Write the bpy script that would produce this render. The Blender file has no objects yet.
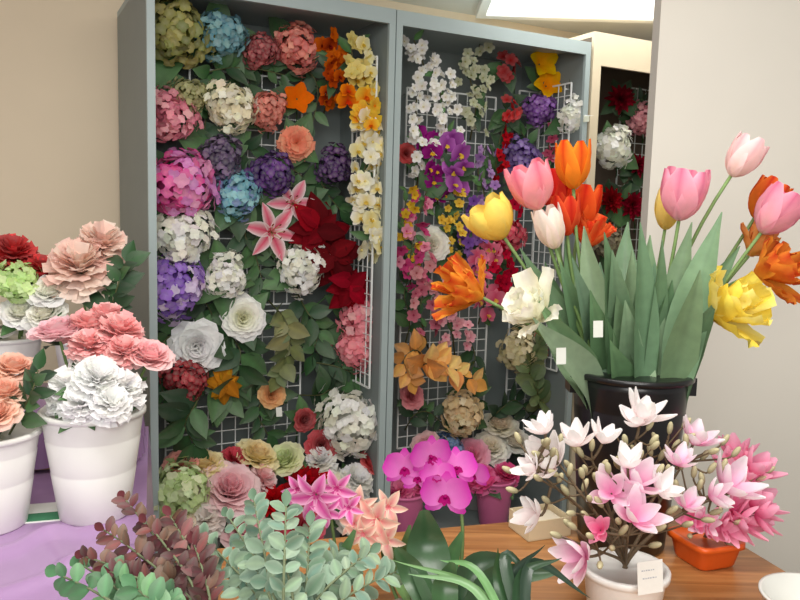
import bpy, math, random
from math import sin, cos, pi
from mathutils import Vector, Matrix
random.seed(11)
R = math.radians
scene = bpy.context.scene
COLL = scene.collection
V = Vector

# ------------------------------------------------------------------ camera
CAM = V((0, 0, 1.4)); F = 760.0; T = R(6.5); RO = R(1.6)
fw = V((0, cos(T), -sin(T))); r0 = V((1, 0, 0)); u0 = V((0, sin(T), cos(T)))
rt = r0*cos(RO)+u0*sin(RO); up = u0*cos(RO)-r0*sin(RO)
cd = bpy.data.cameras.new('camera'); cam = bpy.data.objects.new('camera', cd); COLL.objects.link(cam)
cam.matrix_world = Matrix(((rt.x, up.x, -fw.x, CAM.x), (rt.y, up.y, -fw.y, CAM.y), (rt.z, up.z, -fw.z, CAM.z), (0, 0, 0, 1)))
cd.sensor_width = 36; cd.lens = F/800*36; cd.clip_start = .02
scene.camera = cam
scene.view_settings.view_transform = 'Standard'

def ray(px, py): return fw*F+rt*(px-400)+up*(300-py)
def atY(px, py, y):
    d = ray(px, py); return CAM+d*(y/d.y)
def atZ(px, py, z):
    d = ray(px, py); return CAM+d*((z-CAM.z)/d.z)
A = R(28)
DX = V((cos(A), sin(A), 0)); BX = V((-sin(A), cos(A), 0)); FN = -BX
O = V((-.045, 2.75, 0))
def cab(px, py, b):
    d = ray(px, py); t = (O+BX*b-CAM).dot(BX)/d.dot(BX); return CAM+d*t
def mpx(p): return (p-CAM).dot(fw)/F
def L3(u, b, z): return O+DX*u+BX*b+V((0, 0, z))

# ------------------------------------------------------------------ colour / mesh helpers
def lin(x):
    x /= 255.0
    return x/12.92 if x <= .04045 else ((x+.055)/1.055)**2.4
def c(r, g, b): return (lin(r), lin(g), lin(b))
def lerp(a, b, t): return tuple(a[i]+(b[i]-a[i])*t for i in range(3))
def jit(col, a=.12):
    k = 1+random.uniform(-a, a)
    return tuple(max(0, min(1, x*k*(1+random.uniform(-a, a)*.3))) for x in col)
def sat(q, k=1.12, g=1.1):
    m = (q[0]+q[1]+q[2])/3
    return tuple(max(.002, min(.97, (m+(x-m)*k)*g)) for x in q)
def rv(a=1.0): return V((random.uniform(-a, a), random.uniform(-a, a), random.uniform(-a, a)))

class MB:
    def __init__(s): s.v = []; s.f = []; s.c = []
    def add(s, vs, fs, cs):
        o = len(s.v); s.v += vs; s.f += [tuple(i+o for i in f) for f in fs]
        s.c += cs if isinstance(cs, list) else [cs]*len(vs)
    def clamp(s, lim):
        if lim is None: return s
        a, b = lim
        for i, v in enumerate(s.v):
            d = V(v)-O; u = d.dot(DX); w = d.dot(BX)
            un = min(max(u, a), b) if w > -.02 else u; wn = min(w, .412)
            if un != u or wn != w: s.v[i] = L3(un, wn, v[2])
        return s
    def build(s, name, mat, parent=None, smooth=True, base=None):
        b = base if base is not None else (parent['_b'] if parent is not None else (0, 0, 0))
        b = V(b)
        me = bpy.data.meshes.new(name)
        me.from_pydata([tuple(V(v)-b) for v in s.v], [], s.f)
        at = me.color_attributes.new('Col', 'FLOAT_COLOR', 'POINT')
        flat = []
        for q in s.c: flat += [q[0], q[1], q[2], 1.0]
        at.data.foreach_set('color', flat)
        if smooth: me.polygons.foreach_set('use_smooth', [True]*len(me.polygons))
        me.materials.append(mat); me.update()
        ob = bpy.data.objects.new(name, me); COLL.objects.link(ob)
        if parent is not None:
            ob.parent = parent; ob['_b'] = list(b)
        else:
            ob.location = b; ob['_b'] = list(b)
        return ob

def thing(name, label, cat, base, group=None):
    o = bpy.data.objects.new(name, None); COLL.objects.link(o)
    o.location = base; o.empty_display_size = .03
    o['_b'] = list(base); o['label'] = label; o['category'] = cat
    if group: o['group'] = group
    return o
def tag(o, label, cat, group=None):
    o['label'] = label; o['category'] = cat
    if group: o['group'] = group
    return o

def frame(p, n, spin=0.0):
    return Matrix.Translation(p) @ n.to_track_quat('Z', 'Y').to_matrix().to_4x4() @ Matrix.Rotation(spin, 4, 'Z')

PR = {
 'round': lambda t: max(0, sin(pi*(.1+.78*t)))**.7,
 'oval': lambda t: sin(pi*(.07+.86*t)),
 'point': lambda t: max(.02, sin(pi*min(.995, .05+.95*t)))**.9,
 'leaf': lambda t: max(.03, sin(pi*min(.995, t**.75))),
 'fan': lambda t: .2+.8*t**.8,
 'frill': lambda t: .35+.65*sin(pi*(.05+.72*t)),
 'tulip': lambda t: sin(pi*(.12+.82*t))**.75,
 'strap': lambda t: min(1, .5+2*t)*(1-t**4)+.03,
 'blade': lambda t: max(.03, min(1, .5+1.3*t)*(1-t**2.6)),
 'disc': lambda t: max(.12, (1-(2*t-1)**2))**.5,
}
def petal(mb, M, L, W, th0, bend, cup, c0, c1, rows=3, cols=3, prof='round', ruffle=0, edge=None, mid=None, bp=1.0):
    pf = PR[prof]; y = z = 0.0; vs = []; cs = []
    for i in range(rows+1):
        t = i/rows
        th = th0+bend*(t**bp)
        if i:
            tm = (i-.5)/rows; tt = th0+bend*(tm**bp)
            y += cos(tt)*L/rows; z += sin(tt)*L/rows
        w = W/2*pf(t); col = lerp(c0, c1, t)
        for j in range(cols):
            s = -1+2*j/(cols-1)
            h = cup*w*s*s
            if ruffle: h += ruffle*L*t*random.uniform(-1, 1)
            vs.append(M @ V((s*w, y-sin(th)*h, z+cos(th)*h)))
            k = col
            if edge is not None: k = lerp(k, edge, abs(s)**1.5)
            if mid is not None and s == 0: k = lerp(k, mid, .6)
            cs.append(k)
    fs = [(i*cols+j, i*cols+j+1, (i+1)*cols+j+1, (i+1)*cols+j) for i in range(rows) for j in range(cols-1)]
    mb.add(vs, fs, cs)

def bez(p0, p1, p2, p3, n):
    out = []
    for i in range(n+1):
        t = i/n; a = 1-t
        out.append(p0*a**3+p1*3*a*a*t+p2*3*a*t*t+p3*t**3)
    return out
def smooth_path(pts, n=6):
    if len(pts) < 3:
        return [pts[0].lerp(pts[1], i/n) for i in range(n+1)]
    out = []
    P = [pts[0]*2-pts[1]]+pts+[pts[-1]*2-pts[-2]]
    for k in range(1, len(P)-2):
        a, b, d, e = P[k-1], P[k], P[k+1], P[k+2]
        for i in range(n):
            t = i/n
            out.append(.5*((2*b)+(d-a)*t+(2*a-5*b+4*d-e)*t*t+(3*b-a-3*d+e)*t**3))
    out.append(pts[-1]); return out
def tube(mb, pts, ra, rb, col, seg=6):
    n = len(pts); vs = []; x = None
    for i, p in enumerate(pts):
        tg = (pts[min(i+1, n-1)]-pts[max(i-1, 0)])
        if tg.length < 1e-9: tg = V((0, 0, 1))
        tg.normalize()
        if x is None: x = tg.orthogonal()
        x = (x-tg*x.dot(tg)); x.normalize(); y = tg.cross(x)
        r = ra+(rb-ra)*i/max(1, n-1)
        for k in range(seg):
            a = 2*pi*k/seg; vs.append(p+(x*cos(a)+y*sin(a))*r)
    fs = [(i*seg+k, i*seg+(k+1) % seg, (i+1)*seg+(k+1) % seg, (i+1)*seg+k) for i in range(n-1) for k in range(seg)]
    fs.append(tuple(range(seg-1, -1, -1))); fs.append(tuple((n-1)*seg+k for k in range(seg)))
    mb.add(vs, fs, col)
def ribbon(mb, pts, W, nrm, c0, c1, prof='strap', fold=.25, cols=5, mid=None, edge=None):
    n = len(pts); vs = []; cs = []; pf = PR[prof]
    for i, p in enumerate(pts):
        t = i/(n-1)
        tg = (pts[min(i+1, n-1)]-pts[max(i-1, 0)]).normalized()
        sd = tg.cross(nrm)
        if sd.length < 1e-5: sd = tg.orthogonal()
        sd.normalize(); nn = sd.cross(tg)
        w = W/2*pf(t); col = lerp(c0, c1, t)
        for j in range(cols):
            s = -1+2*j/(cols-1)
            vs.append(p+sd*(s*w)+nn*(abs(s)**1.4*w*fold))
            k = col
            if mid is not None and abs(s) < .1: k = lerp(k, mid, .5)
            if edge is not None and abs(s) > .9: k = lerp(k, edge, .7)
            cs.append(k)
    fs = [(i*cols+j, i*cols+j+1, (i+1)*cols+j+1, (i+1)*cols+j) for i in range(n-1) for j in range(cols-1)]
    mb.add(vs, fs, cs)
def ball(mb, p, n, rx, rz, col, seg=10, rings=7, col2=None):
    M = frame(p, n); vs = []; cs = []
    for i in range(rings+1):
        a = pi*i/rings
        for k in range(seg):
            b = 2*pi*k/seg
            vs.append(M @ V((rx*sin(a)*cos(b), rx*sin(a)*sin(b), rz*cos(a))))
            cs.append(col if col2 is None else lerp(col2, col, i/rings))
    fs = [(i*seg+k, (i+1)*seg+k, (i+1)*seg+(k+1) % seg, i*seg+(k+1) % seg) for i in range(rings) for k in range(seg)]
    mb.add(vs, fs, cs)
def lathe(mb, o, prof, col, seg=40, square=0, rot=0):
    vs = []
    for r, z in prof:
        for k in range(seg):
            a = 2*pi*k/seg
            q = 1.0
            if square:
                q = 1.0/((abs(cos(a))**square+abs(sin(a))**square)**(1.0/square))
            vs.append(V((o[0]+r*q*cos(a+rot), o[1]+r*q*sin(a+rot), o[2]+z)))
    n = len(prof)
    fs = [(i*seg+k, i*seg+(k+1) % seg, (i+1)*seg+(k+1) % seg, (i+1)*seg+k) for i in range(n-1) for k in range(seg)]
    fs.append(tuple(range(seg-1, -1, -1))); fs.append(tuple((n-1)*seg+k for k in range(seg)))
    mb.add(vs, fs, col)
def boxw(mb, o, ax, ay, az, x0, x1, y0, y1, z0, z1, col):
    vs = [o+ax*x+ay*y+az*z for x in (x0, x1) for y in (y0, y1) for z in (z0, z1)]
    mb.add(vs, [(0, 1, 3, 2), (4, 6, 7, 5), (0, 4, 5, 1), (2, 3, 7, 6), (0, 2, 6, 4), (1, 5, 7, 3)], col)
ZU = V((0, 0, 1)); XU = V((1, 0, 0)); YU = V((0, 1, 0)); Z0 = V((0, 0, 0))
def cbox(mb, u0, u1, b0, b1, z0, z1, col): boxw(mb, O, DX, BX, ZU, u0, u1, b0, b1, z0, z1, col)
def wbox(mb, x0, x1, y0, y1, z0, z1, col): boxw(mb, Z0, XU, YU, ZU, x0, x1, y0, y1, z0, z1, col)

# ------------------------------------------------------------------ materials
def mat_attr(name, rough=.6, transl=0.0, nscale=60, namt=.18, spec=.3, metal=0.0, bump=0.0):
    m = bpy.data.materials.new(name); m.use_nodes = True
    nt = m.node_tree; N = nt.nodes; N.clear()
    out = N.new('ShaderNodeOutputMaterial'); bs = N.new('ShaderNodeBsdfPrincipled')
    at = N.new('ShaderNodeAttribute'); at.attribute_name = 'Col'
    tc = N.new('ShaderNodeTexCoord'); no = N.new('ShaderNodeTexNoise'); no.inputs['Scale'].default_value = nscale
    no.inputs['Detail'].default_value = 3
    nt.links.new(tc.outputs['Object'], no.inputs['Vector'])
    mr = N.new('ShaderNodeMapRange'); mr.inputs['To Min'].default_value = 1-namt; mr.inputs['To Max'].default_value = 1+namt
    nt.links.new(no.outputs['Fac'], mr.inputs['Value'])
    mx = N.new('ShaderNodeVectorMath'); mx.operation = 'SCALE'
    nt.links.new(at.outputs['Color'], mx.inputs[0]); nt.links.new(mr.outputs['Result'], mx.inputs['Scale'])
    nt.links.new(mx.outputs['Vector'], bs.inputs['Base Color'])
    bs.inputs['Roughness'].default_value = rough; bs.inputs['Metallic'].default_value = metal
    bs.inputs['Specular IOR Level'].default_value = spec
    if bump:
        bp = N.new('ShaderNodeBump'); bp.inputs['Strength'].default_value = bump; bp.inputs['Distance'].default_value = .004
        nt.links.new(no.outputs['Fac'], bp.inputs['Height']); nt.links.new(bp.outputs['Normal'], bs.inputs['Normal'])
    if transl:
        tr = N.new('ShaderNodeBsdfTranslucent'); nt.links.new(mx.outputs['Vector'], tr.inputs['Color'])
        mi = N.new('ShaderNodeMixShader'); mi.inputs['Fac'].default_value = transl
        nt.links.new(bs.outputs[0], mi.inputs[1]); nt.links.new(tr.outputs[0], mi.inputs[2])
        nt.links.new(mi.outputs[0], out.inputs['Surface'])
    else:
        nt.links.new(bs.outputs[0], out.inputs['Surface'])
    return m
PET = mat_attr('silk_petal', .75, .38, 90, .08, .12)
LEAF = mat_attr('silk_leaf', .5, .12, 50, .22, .35)
GLOSSLEAF = mat_attr('glossy_leaf', .3, .05, 40, .2, .5)
STEM = mat_attr('stem_plastic', .6, 0, 80, .2)
PAINT = mat_attr('painted_steel', .45, 0, 12, .05, .4)
WIRE = mat_attr('white_coated_wire', .35, 0, 30, .05, .5)
PLAST = mat_attr('plastic', .35, 0, 15, .04, .5)
BLACKP = mat_attr('black_plastic', .28, 0, 15, .1, .5)
PAPER = mat_attr('paper', .8, 0, 120, .04, .2)
WALLM = mat_attr('wall_paint', .85, 0, 3, .05, .2, bump=.05)
CLOTH = mat_attr('lavender_satin', .34, 0, 7, .12, .7, bump=.9)
def mat_wood():
    m = bpy.data.materials.new('desk_wood'); m.use_nodes = True
    nt = m.node_tree; N = nt.nodes; bs = N['Principled BSDF']
    tc = N.new('ShaderNodeTexCoord'); mp = N.new('ShaderNodeMapping'); mp.inputs['Scale'].default_value = (2.2, 34, 20); mp.inputs['Rotation'].default_value = (0, 0, R(-10))
    no = N.new('ShaderNodeTexNoise'); no.inputs['Scale'].default_value = 1.6; no.inputs['Detail'].default_value = 6; no.inputs['Distortion'].default_value = .7
    cr = N.new('ShaderNodeValToRGB')
    cr.color_ramp.elements[0].position = .3; cr.color_ramp.elements[0].color = (*c(142, 90, 46), 1)
    cr.color_ramp.elements[1].position = .7; cr.color_ramp.elements[1].color = (*c(194, 138, 84), 1)
    nt.links.new(tc.outputs['Object'], mp.inputs['Vector']); nt.links.new(mp.outputs[0], no.inputs['Vector'])
    nt.links.new(no.outputs['Fac'], cr.inputs['Fac']); nt.links.new(cr.outputs['Color'], bs.inputs['Base Color'])
    bs.inputs['Roughness'].default_value = .3
    return m
WOOD = mat_wood()
def mat_emit(name, col, s):
    m = bpy.data.materials.new(name); m.use_nodes = True
    bs = m.node_tree.nodes['Principled BSDF']; bs.inputs['Base Color'].default_value = (.9, .9, .9, 1)
    bs.inputs['Emission Color'].default_value = (*col, 1); bs.inputs['Emission Strength'].default_value = s
    return m
LAMP = mat_emit('lamp_diffuser', (1, .98, .93), 1.6)

# ------------------------------------------------------------------ setting
def struct(name, mb, mat):
    o = mb.build(name, mat, None, smooth=False); o['kind'] = 'structure'; return o
ZC = 2.33
m = MB(); wbox(m, -3.2, 3.2, -1.5, 5.2, -.05, 0, c(150, 142, 132)); struct('floor', m, WALLM)
m = MB(); wbox(m, -3.2, 3.2, -.2, 5.2, ZC, ZC+.05, c(228, 228, 222)); struct('ceiling', m, WALLM)
m = MB(); cbox(m, -2.6, 2.9, .66, .72, 0, ZC, c(228, 212, 186)); struct('wall_back', m, WALLM)
pc = atY(652, 150, 2.1).x
m = MB(); wbox(m, pc, 2.9, 2.1, 2.16, 0, ZC, c(216, 212, 202)); struct('wall_right', m, WALLM)

t = thing('ceiling_light', 'long white fluorescent ceiling panel glowing above the right cabinet', 'ceiling light', (.88, 3.1, ZC))
m = MB(); wbox(m, .31, 1.45, 2.55, 2.6, ZC-.035, ZC, c(240, 240, 238)); wbox(m, .31, 1.45, 3.55, 3.6, ZC-.035, ZC, c(240, 240, 238))
wbox(m, .31, .35, 2.6, 3.55, ZC-.035, ZC, c(240, 240, 238)); wbox(m, 1.41, 1.45, 2.6, 3.55, ZC-.035, ZC, c(240, 240, 238))
m.build('frame', PAINT, t, False)
m = MB(); wbox(m, .35, 1.41, 2.6, 3.55, ZC-.025, ZC-.01, c(255, 255, 255)); m.build('diffuser', LAMP, t, False)

# ------------------------------------------------------------------ cabinets
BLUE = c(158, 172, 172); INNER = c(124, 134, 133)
uL = (cab(147, 200, 0)-O).dot(DX); uR = (cab(589, 60, 0)-O).dot(DX)
ZT = cab(400, 11, 0).z
DEP = .6
LIM1 = (uL+.023, -.023); LIM2 = (.023, uR-.023); LIM3 = (uR+.033, uR+.777)
def limof(px): return LIM1 if px < 391 else (LIM2 if px < 595 else LIM3)
def cabinet(name, label, u0, u1, zt, frame_c, in_c, beam=.05, post=.026, backb=.42):
    t = thing(name, label, 'cabinet', L3((u0+u1)/2, 0, 0), None)
    g = .002
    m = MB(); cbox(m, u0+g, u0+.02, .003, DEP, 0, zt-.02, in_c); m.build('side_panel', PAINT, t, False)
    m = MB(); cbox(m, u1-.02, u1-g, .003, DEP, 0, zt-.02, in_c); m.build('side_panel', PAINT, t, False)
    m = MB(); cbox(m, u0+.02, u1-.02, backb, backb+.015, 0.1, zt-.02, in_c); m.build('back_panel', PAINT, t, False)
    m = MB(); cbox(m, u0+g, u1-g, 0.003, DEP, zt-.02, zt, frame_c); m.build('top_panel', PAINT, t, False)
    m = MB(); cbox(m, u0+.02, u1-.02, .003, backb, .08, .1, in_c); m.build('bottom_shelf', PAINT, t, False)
    m = MB()
    cbox(m, u0+g, u0+post, -.012, .003, 0, zt, frame_c); cbox(m, u1-post, u1-g, -.012, .003, 0, zt, frame_c)
    cbox(m, u0+post, u1-post, -.012, .003, zt-beam, zt, frame_c); cbox(m, u0+post, u1-post, -.012, .003, 0, .1, frame_c)
    m.build('front_frame', PAINT, t, False)
    return t
cabinet('metal_cabinet', 'left blue-grey steel cabinet without doors holding hydrangeas, lilies and red leaves', uL, 0, ZT, BLUE, INNER)
cabinet('metal_cabinet', 'middle blue-grey steel cabinet without doors holding blossom sprays and orchids', 0, uR, ZT, BLUE, INNER)
zt3 = cab(600, 33, 0).z
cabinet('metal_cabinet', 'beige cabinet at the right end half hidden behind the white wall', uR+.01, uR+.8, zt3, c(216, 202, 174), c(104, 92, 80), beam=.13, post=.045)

def grid(label, px0, px1, py0, py1, b, step=.05):
    p0 = cab(px0, (py0+py1)/2, b); p1 = cab(px1, (py0+py1)/2, b)
    ua = (p0-O).dot(DX); ub = (p1-O).dot(DX)
    pm = (px0+px1)/2
    zt = cab(pm, py0, b).z; zb = cab(pm, py1, b).z
    t = thing('grid_panel', label, 'wire grid', L3((ua+ub)/2, b, zb), 'white wire grid panels in the cabinets')
    w = c(228, 232, 230); r = .0017
    m = MB()
    n = max(2, round((ub-ua)/step))
    for i in range(1, n):
        u = ua+(ub-ua)*i/n; cbox(m, u-r, u+r, b-r, b+r, zb, zt, w)
    k = max(2, round((zt-zb)/step))
    for i in range(1, k):
        z = zb+(zt-zb)*i/k; cbox(m, ua, ub, b-r*2.6, b-r, z-r, z+r, w)
    m.build('wires', WIRE, t, False)
    m = MB(); q = .003
    cbox(m, ua-q, ua+q, b-q, b+q, zb, zt, w); cbox(m, ub-q, ub+q, b-q, b+q, zb, zt, w)
    cbox(m, ua, ub, b-q, b+q, zb-q, zb+q, w); cbox(m, ua, ub, b-q, b+q, zt-q, zt+q, w)
    m.build('frame', WIRE, t, False)
    for u in (ua+.06, ub-.06):
        m = MB(); tube(m, [L3(u, b, zt-.02), L3(u, b+.03, zt-.015), L3(u, .418, zt-.01)], .003, .003, w)
        m.build('hook', WIRE, t)
    return t
grid('tall white wire grid hung in the upper part of the left cabinet', 190, 301, 74, 305, .28)
grid('wide white wire grid hung in the lower part of the left cabinet', 165, 300, 312, 455, .27)
grid('tall white wire grid hung in the middle cabinet', 402, 489, 92, 442, .28)
grid('narrow white wire grid at the right of the middle cabinet', 512, 550, 92, 430, .28)
grid('white wire grid inside the beige cabinet', 612, 680, 90, 420, .28)
def side_grid(label, u, b0, b1, zb, zt):
    t = thing('grid_panel', label, 'wire grid', L3(u, (b0+b1)/2, zb), 'white wire grid panels in the cabinets')
    w = c(228, 232, 230); r = .0017; m = MB()
    n = 5
    for i in range(1, n): cbox(m, u-r, u+r, b0+(b1-b0)*i/n-r, b0+(b1-b0)*i/n+r, zb, zt, w)
    k = round((zt-zb)/.05)
    for i in range(1, k): cbox(m, u-r*2.6, u-r, b0, b1, zb+(zt-zb)*i/k-r, zb+(zt-zb)*i/k+r, w)
    m.build('wires', WIRE, t, False)
    m = MB(); q = .003
    cbox(m, u-q, u+q, b0-q, b0+q, zb, zt, w); cbox(m, u-q, u+q, b1-q, b1+q, zb, zt, w)
    cbox(m, u-q, u+q, b0, b1, zb-q, zb+q, w); cbox(m, u-q, u+q, b0, b1, zt-q, zt+q, w)
    m.build('frame', WIRE, t, False)
    for bb in (b0+.04, b1-.04):
        m = MB(); tube(m, [L3(u, bb, zt-.02), L3(u+.021, bb, zt-.02)], .003, .003, w)
        m.build('hook', WIRE, t)
side_grid('narrow white wire grid hung flat on the right side panel of the left cabinet', -.042, .05, .25, .75, 1.95)
side_grid('narrow white wire grid hung flat on the right side panel of the middle cabinet', uR-.042, .05, .25, .75, 1.95)

# ------------------------------------------------------------------ blooms
G1 = [c(44, 80, 44), c(62, 100, 56), c(36, 66, 42)]
G2 = [c(80, 122, 68), c(98, 136, 78), c(70, 108, 64)]
G3 = [c(108, 116, 68), c(124, 124, 76), c(92, 108, 66)]
LW = lambda q, k=.1: lerp(q, (1, 1, 1), k)
def bloom(mb, kind, p, n, r, cols, rnd=True):
    a0 = random.uniform(0, 6.28)
    cols = [sat(q) for q in cols]
    if kind == 'hyd':
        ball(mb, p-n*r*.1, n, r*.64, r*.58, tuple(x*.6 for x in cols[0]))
        N = 150 if r > .05 else 95; M3 = frame(p, n).to_3x3(); ph = random.uniform(0, 6); ph2 = random.uniform(0, 6)
        for k in range(N):
            z = 1-1.45*(k+.5)/N; q = math.sqrt(max(0, 1-z*z)); a = k*2.39996+a0
            d = (M3 @ V((q*cos(a), q*sin(a), z*.85)))
            lump = 1+.13*sin(3*a+ph)+.1*sin(2*a+ph2)+.07*sin(15*z+ph)
            d2 = (d.normalized()+rv(.55)).normalized(); cc = p+d*r*lump*random.uniform(.74, 1.04)
            s = r*random.uniform(.15, .22); col = jit(random.choice(cols), .14); sp = random.uniform(0, 6.28)
            for j in range(4):
                petal(mb, frame(cc, d2, sp+j*pi/2), s, s*1.1, .4, -.6, .2, lerp(col, (1, 1, .85), .2), col, 2, 3, 'round')
    elif kind == 'rose':
        b = p-n*r*.45; NL = 7
        for l in range(NL):
            q = l/(NL-1); cnt = 3+l
            for j in range(cnt):
                M = frame(b+n*r*.16*(1-q), n, a0+l*.9+j*2*pi/cnt+random.uniform(-.2, .2))
                M = M @ Matrix.Translation((0, r*.05*l, 0))
                Lp = r*(.72+.33*q)*random.uniform(.9, 1.1)
                col = jit(lerp(cols[0], cols[-1], q), .07)
                petal(mb, M, Lp, Lp*1.2, 1.6-.95*q+random.uniform(-.1, .1), -.1-.75*q, .6-.3*q, col, LW(col, .15), 5, 5, 'round', .025, None, None, 1.6)
    elif kind == 'carn':
        b = p-n*r*.5; N = 84
        for k in range(N):
            q = (k+.5)/N; th = 1.52-1.4*q**.85+random.uniform(-.15, .15)
            M = frame(b, n, k*2.39996+a0)
            M = M @ Matrix.Translation((0, 0, r*.2*(1-q)))
            col = jit(random.choice(cols), .06)
            petal(mb, M, r*random.uniform(.88, 1.12), r*.5, th, -.5, .15, tuple(x*.95 for x in col), LW(col, .1), 4, 5, 'fan', .06)
    elif kind == 'dahlia':
        b = p-n*r*.25; N = 44
        for k in range(N):
            q = (k+.5)/N; th = 1.35-1.35*q
            M = frame(b, n, k*2.39996+a0)
            col = jit(random.choice(cols), .12)
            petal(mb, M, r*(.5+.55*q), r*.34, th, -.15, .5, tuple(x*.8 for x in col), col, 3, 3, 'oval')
    elif kind == 'lily':
        b = p-n*r*.35
        for j in range(6):
            M = frame(b, n, a0+j*pi/3)
            petal(mb, M, r*1.25, r*(.56 if j % 2 else .46), .85, -1.25, .35, cols[0], cols[1], 6, 5, 'point', .006, cols[2])
    elif kind == 'poin':
        for j in range(15):
            M = frame(p-n*r*.1*(j//6)+rv(r*.15), n, a0+j*2.39996)
            L = r*random.uniform(.6, 1.15); col = jit(random.choice(cols), .25)
            petal(mb, M, L, L*.62, random.uniform(.0, .5), -.6, .25, col, col, 4, 5, 'leaf', .02, None, tuple(min(1, x*1.5) for x in col))
    elif kind == 'phal':
        for a in (0, 2.2, -2.2):
            col = jit(cols[0], .08)
            petal(mb, frame(p-n*r*.03, n, a), r, r*.62, .12, -.15, .1, cols[1], col, 4, 3, 'oval')
        for a in (1.2, -1.2):
            col = jit(cols[0], .08)
            petal(mb, frame(p, n, a), r*1.02, r*1.3, .2, -.3, .1, cols[1], col, 5, 5, 'round')
        for a in (pi, pi-.9, pi+.9):
            petal(mb, frame(p+n*r*.05, n, a), r*.42, r*.3, .9, -.4, .5, cols[2], cols[2], 3, 3, 'oval')
        ball(mb, p+n*r*.1, n, r*.1, r*.14, cols[2], 6, 4)
    elif kind == 'five':
        for j in range(5):
            col = jit(cols[0], .1)
            petal(mb, frame(p, n, a0+j*2*pi/5), r, r*.85, .45, -.4, .2, lerp(col, cols[1], .5), col, 3, 3, 'round')
        ball(mb, p+n*r*.1, n, r*.14, r*.14, cols[1], 6, 4)
    elif kind == 'cluster':
        for j in range(9):
            d = rv(1).normalized(); cc = p+d*r*.65; d = (d+n).normalized(); col = jit(random.choice(cols), .15)
            for k in range(5):
                petal(mb, frame(cc, d, a0+k*2*pi/5), r*.45, r*.42, .5, -.4, .2, col, LW(col), 2, 3, 'round')
    elif kind == 'magno':
        b = p-n*r*1.0; op = random.uniform(-.15, .22)
        for j in range(7):
            q = random.uniform(-.1, .1)
            petal(mb, frame(b, n, a0+j*2*pi/3.5+(.45 if j > 2 else 0)), r*2.1*random.uniform(.85, 1.05), r*.95, (.6 if j < 3 else .3)+q-op*.5, .85, .6, cols[0], jit(cols[1], .04), 7, 5, 'oval', .008, None, None, 1.0)
    elif kind == 'calla':
        for j in range(5):
            petal(mb, frame(p-n*r*.5, n, a0+j*2*pi/5), r*1.3, r*1.0, .95, -.7, .3, cols[0], jit(cols[1], .1), 4, 5, 'oval', .02)
def tulip(mb, p, n, h, r, cols, parrot=False, opn=0.0):
    b = p-n*h*.5; a0 = random.uniform(0, 6.28)
    cols = [sat(q, 1.04, 1.03) for q in cols]
    if parrot:
        N = 18
        for k in range(N):
            q = k/(N-1)
            M = frame(b, n, a0+k*2.39996+random.uniform(-.3, .3)) @ Matrix.Translation((0, r*.06, h*.06*(1-q)))
            L = h*random.uniform(.68, 1.0)
            st = random.random()
            k1 = jit(cols[1], .08); ed = cols[2] if st < .6 else cols[0]
            petal(mb, M, L, r*random.uniform(.65, 1.05), 1.35-(.7+opn*.5)*q+random.uniform(-.15, .15), .3-1.1*opn*q+random.uniform(-.2, .2), .4, cols[0], k1, 8, 7, 'frill', .065, lerp(k1, ed, .8), None, 1.2)
        return
    for j in range(6):
        ring = j % 2
        L = h/.84*(1.0 if ring else .96)
        M = frame(b, n, a0+j*2*pi/6) @ Matrix.Diagonal((1, r/(.44*h), 1, 1))
        k1 = jit(cols[1], .07)
        petal(mb, M, L, r*1.55, .12, 1.62-opn, .42, cols[0], k1, 8, 7, 'tulip', .012, cols[2] if len(cols) > 2 else None, tuple(x*.8 for x in k1), .55)

def leafset(mb, p, n, cnt, L, W, cols, low=.0):
    for j in range(cnt):
        a = random.uniform(0, 6.28)
        col = jit(random.choice(cols), .2)
        LL = L*random.uniform(.75, 1.2)
        petal(mb, frame(p, n, a), LL, W*LL/L, random.uniform(.0, .35), random.uniform(-.7, -.1), .2, col, lerp(col, (.4, .5, .3), .12), 5, 5, 'leaf', .01, None, tuple(min(1, x*1.7) for x in col))
def pricetag(t, p, n, w, h):
    M = frame(p, n); m = MB()
    vs = [M @ V((x, y, z)) for x in (-w/2, w/2) for y in (-h/2, h/2) for z in (0, .0008)]
    m.add(vs, [(0, 1, 3, 2), (4, 6, 7, 5), (0, 4, 5, 1), (2, 3, 7, 6), (0, 2, 6, 4), (1, 5, 7, 3)], c(208, 210, 202))
    o = m.build('price_tag', PAPER, t, False); o['label'] = 'small white paper price tag'

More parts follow.
